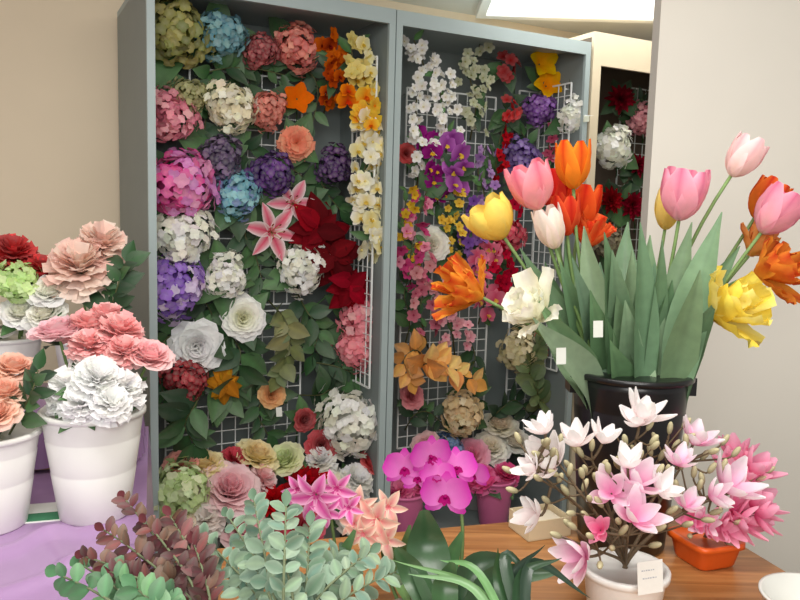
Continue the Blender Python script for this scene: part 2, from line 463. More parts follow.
NAMES = {'hyd': 'hydrangea', 'rose': 'rose', 'carn': 'carnation', 'dahlia': 'dahlia', 'lily': 'lily', 'poin': 'red_leaf_spray', 'calla': 'calla_lily', 'cluster': 'blossom_cluster', 'magno': 'magnolia', 'five': 'small_blossom', 'phal': 'orchid'}
def stamens(parent, p, n, r):
    m = MB(); b = p-n*r*.3
    for k in range(6):
        d = (frame(p, n).to_3x3() @ V((.35*cos(k*1.05), .35*sin(k*1.05), 1))).normalized()
        e = b+d*r*.85; tube(m, [b, b.lerp(e, .5), e], .0012, .001, c(205, 215, 150), 5)
        ball(m, e, d.orthogonal(), .0025, .006, c(130, 60, 30), 6, 4)
    m.build('stamens', PET, parent, base=parent['_b'])
def hang(px, py, d, kind, cols, label, nl=3, lc=G1, b=.17, name=None, tagit=False):
    p = cab(px, py, b); r = d/2*mpx(p)*(1.07 if kind == 'hyd' else 1); lim = limof(px)
    n = (FN+V((0, 0, .15))+(CAM-p).normalized()*.5+rv(.22)).normalized()
    if px < 391: lo, hi = 195, 296
    elif px < 595: lo, hi = (405, 485) if px < 500 else (514, 548)
    else: lo, hi = 616, 676
    q = cab(min(max(px, lo), hi), py+d*.5+12, .283)
    nm = name or NAMES[kind]
    t = thing(nm, label, 'leaf spray' if kind == 'poin' else 'flower', q, 'silk '+nm.replace('_', ' ')+' stems hung in the cabinets')
    m = MB(); bloom(m, kind, p, n, r, cols); h = m.clamp(lim).build('flower_head', PET, t)
    if kind == 'lily': stamens(h, p, n, r)
    m = MB(); e = p-n*r*.4
    tube(m, bez(e, e-n*.05+V((0, 0, -.02)), q+V((0, 0, .08))+FN*.02, q, 8), .003, .003, c(60, 95, 55)); m.clamp(lim).build('stem', STEM, t)
    if nl:
        m = MB(); leafset(m, p-n*r*.55, n, nl+(3 if px < 391 else 1), max(r*1.75, .09), max(r*1.0, .05), lc); m.clamp(lim).build('leaves', LEAF, t)
    if tagit:
        pricetag(t, p+V((.02, -.02, -r*1.25))+FN*.03, n, .022, .034)
    return t

W1 = [c(244, 242, 232), c(232, 232, 220), c(249, 248, 242)]
# --- left cabinet
hang(175, 32, 62, 'hyd', [c(158, 158, 92), c(176, 168, 106), c(134, 138, 84)], 'big olive green hydrangea in the top left corner of the left cabinet', 4)
hang(220, 36, 46, 'hyd', [c(122, 168, 180), c(140, 180, 186), c(100, 148, 166)], 'dusty blue hydrangea at the top beside the olive green one', 3)
hang(261, 50, 32, 'hyd', [c(150, 66, 74), c(186, 100, 104)], 'small dusky red hydrangea at the top between blue and salmon ones', 3)
hang(296, 48, 42, 'hyd', [c(224, 140, 130), c(236, 164, 148), c(204, 116, 112)], 'salmon pink hydrangea at the top of the left cabinet', 3)
hang(166, 116, 50, 'hyd', [c(224, 148, 164), c(238, 178, 186), c(206, 122, 144)], 'dusty pink hydrangea below the olive green one', 3)
hang(190, 95, 32, 'hyd', [c(156, 156, 110), c(180, 176, 132)], 'small pale olive hydrangea beside the dusty pink one', 3)
hang(231, 107, 48, 'hyd', [c(238, 232, 210), c(228, 220, 196), c(244, 240, 226)], 'cream hydrangea on the upper wire grid', 4)
hang(268, 110, 34, 'hyd', [c(224, 152, 138), c(212, 132, 122)], 'small dusty salmon hydrangea right of the cream one', 3)
hang(298, 98, 30, 'calla', [c(225, 130, 30), c(240, 116, 32)], 'bright orange trumpet flower on the upper wire grid', 2)
hang(297, 143, 36, 'carn', [c(246, 172, 138), c(240, 152, 122)], 'peach carnation below the orange trumpet flower', 3)
hang(180, 184, 66, 'hyd', [c(234, 120, 180), c(242, 172, 210), c(220, 88, 160), c(214, 144, 204)], 'large hot pink hydrangea at the left of the left cabinet', 4)
hang(222, 157, 40, 'hyd', [c(104, 86, 122), c(130, 108, 142), c(84, 72, 102)], 'dusky grey purple hydrangea above the teal blue one', 3)
hang(238, 193, 44, 'hyd', [c(126, 182, 196), c(156, 204, 208), c(134, 156, 198)], 'teal blue hydrangea right of the large hot pink one', 3)
hang(270, 174, 42, 'hyd', [c(84, 44, 120), c(108, 60, 138), c(64, 36, 98)], 'deep purple hydrangea on the wire grid above the lilies', 3)
hang(334, 166, 34, 'hyd', [c(72, 42, 96), c(94, 56, 116)], 'small dark purple hydrangea beside the cream orchid garland', 2)
hang(273, 232, 54, 'lily', [c(206, 60, 94), c(232, 124, 146), c(250, 230, 230)], 'pink and white stargazer lily, lower of the two', 2)
hang(293, 203, 46, 'lily', [c(212, 80, 114), c(236, 142, 162), c(250, 232, 232)], 'pink and white stargazer lily, upper of the two', 2)
RDL = [c(112, 14, 30), c(132, 20, 36), c(92, 10, 24)]
hang(322, 228, 72, 'poin', RDL, 'dark red leafy stem right of the lilies', 0, b=.13)
hang(350, 285, 72, 'poin', [c(124, 18, 34), c(142, 26, 42), c(100, 12, 26)], 'dark red leafy stem above the pink hydrangea, lower of two', 0, b=.12)
hang(334, 258, 60, 'poin', [c(108, 14, 28), c(88, 8, 22)], 'dark red leafy stem between the two larger red ones', 0, b=.13)
hang(182, 238, 54, 'hyd', W1, 'white hydrangea below the large hot pink one', 5)
hang(173, 286, 58, 'hyd', [c(160, 120, 206), c(190, 156, 222), c(230, 214, 240), c(132, 92, 184)], 'lavender and white hydrangea at the left of the left cabinet', 4)
hang(225, 276, 40, 'hyd', W1, 'small white hydrangea right of the lavender one', 4)
hang(303, 268, 46, 'hyd', W1, 'white hydrangea below the lilies', 4)
hang(243, 318, 36, 'rose', [c(242, 240, 216), c(252, 250, 244)], 'white open rose on the lower wire grid', 4)
hang(197, 347, 44, 'rose', [c(246, 246, 240), c(254, 254, 250)], 'large white rose below the lavender hydrangea', 4)
hang(185, 380, 42, 'hyd', [c(162, 42, 56), c(188, 74, 84), c(130, 28, 44)], 'dark red hydrangea below the large white rose', 4)
hang(224, 384, 46, 'poin', [c(196, 144, 60), c(176, 120, 50), c(150, 102, 42)], 'golden brown leaf spray right of the dark red hydrangea', 2, name='autumn_leaf_spray')
hang(364, 318, 48, 'hyd', [c(236, 156, 168), c(246, 188, 192), c(224, 132, 148)], 'pink hydrangea by the middle post, upper of two', 2)
hang(360, 347, 46, 'hyd', [c(240, 166, 176), c(230, 144, 156)], 'pink hydrangea by the middle post, lower of two', 2)
hang(350, 422, 62, 'hyd', W1, 'large white hydrangea at the lower right of the left cabinet', 3, b=.12)
hang(305, 420, 20, 'rose', [c(146, 14, 34), c(186, 24, 46)], 'small red rose at the right edge of the lower wire grid', 2)
hang(322, 445, 26, 'rose', [c(156, 24, 42), c(196, 40, 58)], 'small red rose left of the large white hydrangea', 2, b=.14)
hang(272, 395, 22, 'rose', [c(210, 150, 90), c(226, 180, 120)], 'small amber rose with a price tag on the lower wire grid', 2, b=.2, tagit=True)
# --- middle cabinet
hang(407, 153, 17, 'rose', [c(170, 16, 32), c(205, 28, 44)], 'tiny red rose beside the middle post', 1)
hang(508, 66, 32, 'cluster', [c(160, 18, 34), c(130, 12, 26)], 'dark red blossom cluster at the top of the middle cabinet', 2)
hang(510, 108, 28, 'cluster', [c(200, 22, 40), c(160, 16, 32)], 'bright red blossom cluster below the darker red one', 2)
hang(543, 62, 32, 'calla', [c(240, 170, 30), c(246, 200, 54)], 'yellow orange trumpet flower at the top, upper of two', 1)
hang(548, 84, 30, 'calla', [c(236, 150, 30), c(244, 186, 48)], 'yellow orange trumpet flower at the top, lower of two', 1)
hang(539, 110, 30, 'hyd', [c(118, 68, 150), c(142, 94, 170)], 'violet hydrangea below the yellow trumpet flowers', 2)
hang(576, 117, 34, 'hyd', W1, 'white hydrangea at the right side of the middle cabinet', 2, b=.06)
hang(520, 158, 36, 'hyd', [c(100, 74, 138), c(128, 102, 164)], 'muted violet hydrangea behind the pink tulip', 3)
hang(505, 235, 36, 'hyd', [c(188, 60, 84), c(212, 96, 116)], 'crimson hydrangea behind the yellow tulip', 3)
hang(462, 414, 40, 'hyd', [c(222, 200, 160), c(234, 220, 190)], 'cream tan hydrangea at the bottom of the wire grid', 3)
hang(520, 350, 42, 'hyd', [c(206, 196, 156), c(226, 216, 186)], 'pale cream hydrangea behind the white ruffled tulip', 4)
hang(548, 345, 26, 'rose', [c(216, 36, 48), c(234, 66, 60)], 'red rose behind the tulip bucket', 2)
hang(432, 245, 30, 'rose', [c(232, 228, 214), c(244, 242, 234)], 'small white rose in the middle of the middle cabinet', 3)
hang(470, 232, 24, 'hyd', [c(106, 72, 148), c(136, 102, 174)], 'small violet hydrangea in the centre of the middle cabinet', 3, b=.2)
hang(412, 396, 22, 'rose', [c(200, 100, 110), c(220, 140, 146)], 'small rose pink rose below the autumn leaves', 2, b=.2)
# --- beige cabinet
hang(613, 148, 36, 'hyd', W1, 'white hydrangea in the beige cabinet', 2, b=.1)
hang(622, 98, 32, 'dahlia', [c(134, 20, 42), c(106, 14, 32)], 'dark red dahlia at the top of the beige cabinet', 3)
hang(642, 120, 28, 'hyd', [c(208, 138, 150), c(222, 160, 168)], 'dusty pink hydrangea in the beige cabinet', 3)
hang(612, 200, 30, 'dahlia', [c(164, 18, 42), c(134, 14, 32)], 'red dahlia in the beige cabinet, lower left', 3)
hang(634, 205, 32, 'dahlia', [c(126, 18, 42), c(154, 30, 52)], 'wine red dahlia in the beige cabinet, lower right', 3)
hang(640, 165, 26, 'dahlia', [c(112, 22, 38), c(136, 28, 46)], 'small dark red dahlia below the pink hydrangea in the beige cabinet', 3)
hang(610, 245, 28, 'hyd', [c(166, 156, 126), c(146, 136, 116)], 'greyish cream hydrangea low in the beige cabinet', 3)

# --- sprays
def spray(name, label, pts, kind, d, n, cols, b=.16, spread=.6, lc=None, nleaf=0, cat='flower', leafL=.09):
    P = [cab(x, y, b) for x, y in pts]; lim = limof(pts[0][0])
    P[0] = cab(pts[0][0], pts[0][1], .283)
    path = smooth_path(P, 6)
    t = thing(name, label, cat, P[0], 'silk '+name.replace('_', ' ')+'s hung in the cabinets')
    m = MB(); tube(m, path, .0035, .002, c(86, 84, 52)); m.clamp(lim).build('stem', STEM, t)
    mp = mpx(P[1])
    for i in range(n):
        f = .12+.88*(i+.5)/n; k = f*(len(path)-1); i0 = min(int(k), len(path)-2)
        p = path[i0].lerp(path[i0+1], k-i0)+(DX*random.uniform(-1, 1)+ZU*random.uniform(-.5, .5))*d*spread*mp+FN*random.uniform(0, .05)
        nn = (FN+rv(.7)).normalized()
        kd = kind if isinstance(kind, str) else random.choice(kind)
        m = MB(); bloom(m, kd, p, nn, d/2*mp*random.uniform(.8, 1.2), random.choice(cols))
        m.clamp(lim).build('blossom', PET, t)
    if nleaf:
        m = MB()
        for i in range(nleaf):
            p = path[random.randrange(2, len(path))]
            leafset(m, p, (FN+rv(.4)).normalized(), 1, leafL, leafL*.42, lc or G1)
        m.clamp(lim).build('leaves', LEAF, t)
    return t
OR = (c(238, 146, 46), c(176, 60, 34), c(204, 70, 36)); YE = (c(246, 206, 96), c(226, 140, 56), c(204, 100, 46))
CR = (c(242, 236, 204), c(230, 216, 146), c(206, 176, 80)); WHT = (c(246, 243, 232), c(226, 212, 146), c(214, 186, 100))
spray('orchid_spray', 'dark orange orchid spray at the top right of the left cabinet', [(322, 118), (332, 88), (334, 62), (326, 40)], ('phal', 'five'), 17, 15, [(c(206, 108, 40), c(160, 66, 34), c(120, 30, 20)), (c(186, 82, 38), c(130, 46, 26), c(110, 26, 20))], b=.14, spread=.7, nleaf=4)
spray('orchid_spray', 'pale yellow orchid spray at the top beside the middle post', [(362, 110), (358, 85), (354, 65), (350, 42)], ('phal', 'five'), 17, 24, [CR, (c(230, 218, 150), c(212, 192, 104), c(186, 146, 60))], b=.1, spread=.85, nleaf=3)
spray('orchid_spray', 'orange and yellow orchid spray in the middle of the garland', [(368, 150), (366, 130), (360, 110), (352, 92)], ('phal', 'five'), 20, 16, [OR, YE], b=.09, spread=.7)
spray('orchid_spray', 'long cream white orchid garland hanging beside the middle post', [(370, 276), (372, 244), (364, 210), (362, 180), (370, 150), (370, 125)], ('phal', 'five'), 19, 56, [CR, WHT, WHT], b=.08, spread=.9, nleaf=5)
CH = (c(246, 245, 242), c(210, 202, 168))
spray('cherry_blossom_spray', 'tall white cherry blossom spray at the top left of the middle cabinet', [(416, 195), (420, 150), (416, 105), (424, 70), (414, 40)], 'five', 12, 44, [CH], b=.14, spread=1.3, lc=G2, nleaf=8, leafL=.055)
spray('cherry_blossom_spray', 'white cherry blossom spray curving beside the tall one', [(446, 170), (446, 132), (442, 100), (434, 72)], 'five', 11, 30, [CH], b=.15, spread=1.4, lc=G2, nleaf=6, leafL=.055)
spray('cherry_blossom_spray', 'greenish white blossom spray at the top centre of the middle cabinet', [(470, 140), (476, 104), (470, 75), (480, 44)], 'five', 11, 30, [(c(210, 212, 190), c(164, 166, 114))], b=.19, spread=1.5, lc=G1, nleaf=12, leafL=.065)
PU = (c(158, 54, 136), c(118, 30, 98), c(230, 190, 80)); MV = (c(184, 116, 188), c(148, 66, 150), c(220, 190, 90))
spray('orchid_spray', 'deep magenta orchid spray below the cherry blossom', [(440, 215), (434, 180), (430, 150), (426, 128)], 'phal', 18, 11, [PU], lc=G1, nleaf=9, spread=.7)
spray('orchid_spray', 'mauve orchid spray right of the deep magenta one', [(454, 205), (456, 178), (450, 160), (458, 143)], 'phal', 23, 8, [MV], b=.13, lc=G1, nleaf=7)
spray('wildflower_spray', 'pink and magenta blossom spray at the left of the middle cabinet', [(412, 305), (410, 262), (416, 230), (424, 200)], 'five', 13, 26, [(c(204, 88, 136), c(160, 48, 90)), (c(228, 160, 180), c(190, 90, 120))], lc=G2, nleaf=12, leafL=.065, spread=1.3)
spray('wildflower_spray', 'tiny yellow blossom spray beside the middle post', [(408, 275), (404, 250), (404, 225), (406, 190)], 'five', 10, 16, [(c(226, 194, 84), c(186, 140, 50))], lc=G2, nleaf=8, leafL=.05, spread=.9)
spray('wildflower_spray', 'small yellow blossom spray in the centre of the middle cabinet', [(452, 268), (450, 236), (448, 210), (456, 180)], 'five', 10, 18, [(c(230, 198, 98), c(186, 140, 50))], lc=G1, nleaf=12, leafL=.06, spread=1.0)
spray('wildflower_spray', 'violet blossom spray in the centre of the middle cabinet', [(466, 290), (470, 255), (466, 232), (474, 205)], 'five', 13, 22, [(c(126, 88, 160), c(86, 54, 118)), (c(156, 116, 178), c(106, 66, 128))], lc=G1, nleaf=12, leafL=.065, spread=1.0)
PK = (c(234, 146, 168), c(212, 90, 124), c(220, 180, 100))
spray('orchid_spray', 'pink orchid spray right of the violet blossoms', [(478, 325), (486, 292), (480, 262), (486, 238)], 'phal', 19, 15, [PK], lc=G1, nleaf=9, spread=.8)
spray('wildflower_spray', 'dusty pink blossom spray above the autumn leaves', [(428, 348), (420, 312), (424, 285), (414, 262)], 'five', 13, 24, [(c(204, 126, 142), c(162, 66, 90)), (c(216, 162, 166), c(178, 98, 102))], lc=G1, nleaf=13, leafL=.065, spread=1.3)
spray('wildflower_spray', 'pale pink blossom spray at the centre of the wire grid', [(455, 358), (452, 332), (446, 305), (454, 272)], 'five', 12, 26, [(c(232, 182, 190), c(196, 98, 120))], lc=G1, nleaf=13, leafL=.065, spread=1.3)
spray('wildflower_spray', 'crimson blossom spray behind the yellow tulip', [(500, 310), (504, 280), (498, 252), (506, 205)], 'five', 13, 24, [(c(190, 42, 64), c(128, 22, 44))], lc=G1, nleaf=12, leafL=.07, spread=.9)
spray('wildflower_spray', 'red berry spray hanging below the red blossom clusters', [(498, 190), (496, 165), (500, 140), (506, 120)], 'five', 11, 10, [(c(176, 26, 44), c(116, 16, 30))], lc=G1, nleaf=10, leafL=.07, b=.2)
spray('wildflower_spray', 'lilac blossom spray between mauve orchids and the red berry spray', [(478, 225), (484, 195), (478, 170), (486, 145)], 'five', 11, 18, [(c(170, 132, 186), c(120, 84, 146)), (c(200, 170, 210), c(150, 110, 170))], lc=G2, nleaf=11, leafL=.065, spread=1.0, b=.2)
spray('wildflower_spray', 'rose pink blossom spray right of the yellow trumpet flowers', [(546, 210), (550, 180), (548, 150), (554, 125)], 'five', 13, 14, [(c(216, 114, 142), c(166, 64, 92))], lc=G1, nleaf=10, leafL=.075, b=.16)

def foliage(name, label, pts, L, Wd, cols, n, b=.2, prof='leaf', group='silk leaf sprays hung in the cabinets', P=None, stem=c(80, 84, 52), nrm=None, cat='leaf spray', mat=None, pair=False, start=.15, sr=.003, edge=None):
    lim = None
    if P is None:
        P = [cab(x, y, b) for x, y in pts]; P[0] = cab(pts[0][0], pts[0][1], .283); lim = limof(pts[0][0])
    path = smooth_path(P, 6)
    t = thing(name, label, cat, P[0], group)
    m = MB(); tube(m, path, sr, sr*.6, stem); m.clamp(lim).build('stem', STEM, t)
    m = MB(); nrm = nrm or FN
    for i in range(n):
        f = start+(1-start)*(i+.5)/n; k = f*(len(path)-1); i0 = min(int(k), len(path)-2)
        p = path[i0].lerp(path[i0+1], k-i0); tg = (path[i0+1]-path[i0]).normalized()
        for sg in ((-1, 1) if pair else ((-1)**i,)):
            nn = (nrm+rv(.55)).normalized()
            sd = tg.cross(nn).normalized()*sg
            d = (sd*.9+tg*.55+rv(.3)).normalized()
            nn = (nn-d*nn.dot(d)).normalized(); x = d.cross(nn)
            M = Matrix(((x.x, d.x, nn.x, p.x), (x.y, d.y, nn.y, p.y), (x.z, d.z, nn.z, p.z), (0, 0, 0, 1)))
            col = jit(random.choice(cols), .18); LL = L*random.uniform(.75, 1.15)*(1.1-.4*f)
            petal(m, M, LL, Wd*LL/L, .15, -.35, .2, col, lerp(col, (.5, .55, .45), .15), 5, 5, prof, .012, edge, tuple(min(1, x*1.5) for x in col))
    tg = (path[-1]-path[-2]).normalized(); nn = (nrm-tg*nrm.dot(tg)).normalized(); x = tg.cross(nn); p = path[-1]
    M = Matrix(((x.x, tg.x, nn.x, p.x), (x.y, tg.y, nn.y, p.y), (x.z, tg.z, nn.z, p.z), (0, 0, 0, 1)))
    petal(m, M, L*.7, Wd*.7, .1, -.2, .2, cols[0], cols[0], 5, 5, prof)
    m.clamp(lim).build('leaves', mat or LEAF, t)
    return t
foliage('leaf_spray', 'dark green leaves below the dark red hydrangea', [(205, 385), (195, 405), (185, 425), (195, 445)], .15, .075, G1, 13, b=.12)
foliage('leaf_spray', 'dark green leaves in the middle of the lower wire grid', [(225, 330), (240, 350), (236, 375), (225, 400)], .15, .085, G1, 12, b=.2)
foliage('leaf_spray', 'olive green rounded leaves right of the white open rose', [(268, 300), (285, 320), (290, 345), (278, 375)], .1, .075, G3, 18, b=.17)
foliage('leaf_spray', 'dark olive leaves under the white hydrangea below the lilies', [(296, 290), (306, 310), (318, 330), (312, 355)], .12, .07, G1, 12, b=.2)
foliage('leaf_spray', 'dark green leaves between white hydrangea and lavender hydrangea', [(205, 250), (190, 262), (205, 300), (215, 320)], .13, .07, G1, 11, b=.22)
foliage('leaf_spray', 'dark green leaves behind the cream hydrangea', [(215, 100), (205, 125), (212, 140), (250, 150)], .12, .06, G1, 10, b=.22)
foliage('leaf_spray', 'dark green leaves along the left edge of the left cabinet', [(195, 330), (165, 340), (160, 375), (165, 400)], .13, .07, G1, 12, b=.2)
foliage('leaf_spray', 'dark leaves behind the small dark purple hydrangea', [(296, 175), (318, 180), (328, 195), (340, 210)], .11, .055, G1, 10, b=.2)
foliage('leaf_spray', 'dark leaves under the top row of hydrangeas', [(200, 80), (215, 70), (250, 68), (285, 75)], .1, .055, G1, 13, b=.2)
foliage('leaf_spray', 'dark leaves below the pink hydrangea by the middle post', [(296, 360), (330, 365), (350, 372), (362, 380)], .12, .06, G1, 13, b=.18)
foliage('leaf_spray', 'dark leaves hanging around the lilies', [(250, 215), (245, 235), (255, 255), (262, 280)], .12, .06, G1, 11, b=.22)
foliage('leaf_spray', 'dark leaves behind the orange orchids at the top', [(296, 70), (312, 75), (318, 95), (312, 125)], .1, .05, G1, 9, b=.2)
foliage('leaf_spray', 'dark leaves between the deep purple and peach flowers', [(262, 150), (285, 165), (300, 175), (310, 195)], .1, .05, G1, 8, b=.22)
foliage('leaf_spray', 'dark leaves at the lower right of the lower wire grid', [(255, 375), (262, 395), (258, 415), (268, 435)], .12, .06, G1, 10, b=.22)
foliage('leaf_spray', 'dark leaves around the large white hydrangea', [(296, 395), (320, 395), (335, 390), (375, 405)], .12, .065, G1, 11, b=.18)
AU = [c(236, 170, 84), c(220, 144, 68), c(240, 186, 108)]
foliage('autumn_leaf_spray', 'golden tan autumn leaf spray on the wire grid of the middle cabinet', [(412, 378), (425, 364), (445, 366), (474, 382)], .11, .085, AU, 20, b=.11)
foliage('autumn_leaf_spray', 'yellow brown leaf spray just left of the golden tan one', [(425, 358), (415, 350), (404, 360), (410, 380)], .095, .07, [c(226, 162, 80), c(204, 138, 68)], 12, b=.13)
foliage('leaf_spray', 'green leaf spray below the magenta orchids', [(430, 215), (425, 195), (436, 180), (428, 165)], .11, .055, G2, 12, b=.19)
foliage('leaf_spray', 'round dark green leaf spray beside the tulip bucket', [(540, 420), (538, 395), (530, 370), (540, 345)], .08, .07, [c(78, 98, 60), c(98, 114, 68), c(114, 122, 74)], 26, b=.1, prof='round')
foliage('leaf_spray', 'dark green leaves behind the pink tulip', [(518, 200), (522, 180), (530, 150), (520, 130)], .11, .055, G1, 12, b=.2)
foliage('leaf_spray', 'dark green leaves low on the middle wire grid', [(470, 340), (475, 360), (465, 385), (478, 400)], .11, .05, G1, 11, b=.22)
foliage('leaf_spray', 'dark green leaves among the yellow and violet blossoms', [(460, 300), (452, 280), (462, 250), (456, 220)], .11, .05, G1, 12, b=.23)
foliage('leaf_spray', 'dark green leaves behind the dusty pink blossoms', [(405, 345), (410, 320), (404, 295), (412, 270)], .1, .05, G1, 12, b=.22)
foliage('leaf_spray', 'dark green leaves above the white roses of the middle cabinet', [(485, 425), (500, 410), (515, 400), (530, 415)], .11, .055, G1, 12, b=.2)
foliage('leaf_spray', 'dark green leaves at the bottom left of the middle wire grid', [(405, 430), (414, 415), (428, 412), (444, 425)], .1, .05, G1, 10, b=.22)
foliage('leaf_spray', 'dark green leaves in the upper part of the beige cabinet', [(620, 120), (625, 110), (640, 100), (650, 85)], .1, .05, G1, 9, b=.2)
foliage('leaf_spray', 'dark green leaves in the lower part of the beige cabinet', [(618, 230), (625, 215), (620, 190), (635, 175)], .11, .05, G1, 10, b=.2)

# ------------------------------------------------------------------ containers
def bucket(name, label, cat, o, rt_, rb, h, col, mat, group=None, ribs=(), square=0, rot=0, rimw=.004):
    t = thing(name, label, cat, o, group)
    def R_(z): return rb+(rt_-rb)*z/h
    pr = [(rb*.94, 0), (rb, .004)]
    for z in ribs: pr += [(R_(z)-.0, z-.003), (R_(z)-.0008, z), (R_(z)+.0, z+.003)]
    pr += [(R_(h*.93), h*.93)]
    prin = [(rt_-.006, h-.004), (R_(h*.5)-.006, h*.5), (rb-.006, .012)]
    m = MB(); lathe(m, o, pr+[(R_(h*.93)+.0001, h*.932), (rt_-.003, h-.004)]+prin, col, 44, square, rot); m.build('body', mat, t)
    m = MB(); lathe(m, o, [(rt_-.004, h-.012), (rt_+rimw, h-.011), (rt_+rimw, h-.002), (rt_+rimw-.002, h), (rt_-.005, h), (rt_-.006, h-.004)], col, 44, square, rot); m.build('rim', mat, t)
    return t
def fl(kind, px, py, d, y, base, cols, label, name=None, group=None, up_=.5, tocam=.6, nl=3, lc=G1, mid=None, h=None, opn=0, cat='flower', nvec=None, lsz=1.0, lim=None):
    p = atY(px, py, y) if not isinstance(px, Vector) else px
    r = d/2*mpx(p)
    axis = V((p.x-base.x, p.y-base.y, (p.z-base.z)*.6))
    n = (axis.normalized()+ZU*up_+(CAM-p).normalized()*tocam+rv(.12)).normalized()
    if nvec is not None: n = nvec.normalized()
    t = thing(name or NAMES[kind], label, cat, base, group)
    m = MB()
    if kind in ('tulip', 'parrot'):
        hh = h*mpx(p); tulip(m, p, n, hh, r, cols, kind == 'parrot', opn); e = p-n*hh*.5
    else:
        bloom(m, kind, p, n, r, cols); e = p-n*r*.42
    hd = m.clamp(lim).build('flower_head', PET, t)
    if kind == 'lily': stamens(hd, p, n, r)
    m = MB(); D = (e-base).length
    path = bez(base, base+V((0, 0, D*.45)) if mid is None else mid, e-n*D*.35, e, 14)
    tube(m, path, .0042, .0034, c(112, 140, 84)); m.build('stem', STEM, t)
    if nl:
        m = MB(); leafset(m, p-n*r*.75, n, nl, max(r*1.45, .06)*lsz, max(r*.8, .035)*lsz, lc); m.clamp(lim).build('leaves', LEAF, t)
    return t, path, n

def cbk(u_px, b, label, rt_, rb, h, col, name='flower_bucket'):
    q = cab(u_px, 500, b); u = (q-O).dot(DX)
    o = L3(u, b, .1)
    bucket(name, label, 'bucket' if 'bucket' in name else 'pot', o, rt_, rb, h, col, PLAST)
    return o
GRY = c(150, 152, 150)
k1 = cbk(208, .17, 'grey bucket of mixed roses at the foot of the left cabinet, left one', .1, .075, .24, GRY)
k2 = cbk(320, .17, 'grey bucket of red and white flowers at the foot of the left cabinet, right one', .1, .075, .24, GRY)
k3 = cbk(475, .3, 'grey bucket of white roses at the foot of the middle cabinet', .09, .07, .25, GRY)
def bq(k, kind, px, py, d, b, cols, label, **kw):
    p = cab(px, py, b)
    base = V(k)+V((random.uniform(-.03, .03), random.uniform(-.03, .03), .014))
    fl(kind, p, 0, d, 0, base, cols, label, group='silk flowers standing at the foot of the cabinets', lim=limof(px), **kw)
CRM = [c(234, 210, 154), c(244, 230, 186)]
bq(k1, 'hyd', 180, 492, 60, .05, [c(202, 218, 170), c(218, 226, 190), c(182, 202, 146)], 'pale green hydrangea at the foot of the left cabinet', nl=4)
bq(k1, 'rose', 230, 488, 52, .03, [c(250, 186, 194), c(254, 220, 220)], 'light pink rose at the foot of the left cabinet', nl=5)
bq(k1, 'rose', 205, 464, 34, .12, CRM, 'small cream yellow rose behind the light pink rose', nl=5)
bq(k1, 'rose', 258, 454, 36, .14, CRM, 'yellow cream rose below the lower wire grid', nl=5)
bq(k1, 'rose', 180, 462, 30, .14, [c(206, 132, 120), c(226, 160, 146)], 'small dusky rose above the pale green hydrangea', nl=4)
bq(k1, 'carn', 234, 460, 32, .13, [c(176, 22, 54), c(204, 40, 70)], 'small crimson carnation between the two cream yellow roses', nl=4)
bq(k1, 'carn', 206, 518, 40, .0, [c(228, 220, 212), c(240, 236, 230)], 'whitish carnation below the light pink rose', nl=5)
bq(k1, 'rose', 172, 526, 40, .0, [c(214, 196, 168), c(232, 220, 198)], 'beige rose below the pale green hydrangea', nl=5)
bq(k1, 'rose', 244, 528, 44, .0, [c(246, 182, 190), c(252, 212, 214)], 'pale pink rose near the burgundy leaves', nl=5)
bq(k1, 'carn', 262, 478, 34, .08, [c(246, 196, 198), c(250, 216, 216)], 'blush pink carnation right of the light pink rose', nl=4)
bq(k2, 'rose', 284, 458, 34, .14, [c(206, 218, 164), c(228, 230, 194)], 'pale green rose left of the crimson dahlia', nl=5)
bq(k2, 'dahlia', 305, 484, 56, .05, [c(178, 12, 42), c(206, 24, 56), c(146, 8, 36)], 'crimson dahlia at the foot of the left cabinet', nl=5)
bq(k2, 'dahlia', 270, 500, 40, .02, [c(168, 12, 38), c(196, 22, 48)], 'small crimson dahlia left of the larger crimson one', nl=4)
bq(k2, 'carn', 320, 460, 34, .12, [c(242, 240, 232), c(248, 247, 242)], 'white carnation behind the crimson dahlia', nl=4)
bq(k2, 'carn', 356, 480, 40, .06, [c(242, 240, 232), c(248, 247, 242)], 'white carnation below the large white hydrangea', nl=4)
bq(k2, 'rose', 334, 492, 36, .04, [c(238, 220, 194), c(246, 234, 214)], 'small cream rose right of the crimson dahlia', nl=4)
bq(k2, 'carn', 354, 514, 38, .0, [c(234, 224, 212), c(246, 238, 228)], 'cream carnation just above the peach lilies', nl=4)
bq(k2, 'rose', 300, 526, 42, .0, [c(200, 40, 74), c(220, 72, 100)], 'rose red rose just above the eucalyptus', nl=5)
bq(k2, 'rose', 372, 462, 24, .08, [c(206, 60, 70), c(224, 100, 104)], 'small coral red rose beside the middle post', nl=4)
WR = [c(240, 230, 212), c(250, 246, 236)]
bq(k3, 'rose', 490, 447, 34, .2, WR, 'white rose at the foot of the middle cabinet, middle of three', nl=3)
bq(k3, 'rose', 514, 440, 32, .2, WR, 'white rose at the foot of the middle cabinet, rightmost of three', nl=3)
bq(k3, 'rose', 500, 424, 30, .24, [c(238, 222, 200), c(246, 238, 224)], 'white rose at the foot of the middle cabinet, topmost of three', nl=4)
bq(k3, 'hyd', 448, 446, 30, .22, [c(140, 166, 206), c(120, 146, 190)], 'small blue hydrangea left of the white roses', nl=3)
bq(k3, 'rose', 470, 455, 32, .18, [c(228, 136, 168), c(242, 182, 200)], 'pink rose left of the white roses', nl=3)
bq(k3, 'rose', 425, 445, 26, .2, [c(218, 168, 172), c(236, 202, 200)], 'dusty pink rose above the magenta orchid', nl=4)
PNK = c(214, 110, 158)
p1 = cbk(494, .1, 'small pink pot with hot pink flowers inside the middle cabinet', .085, .06, .2, PNK, 'flower_pot')
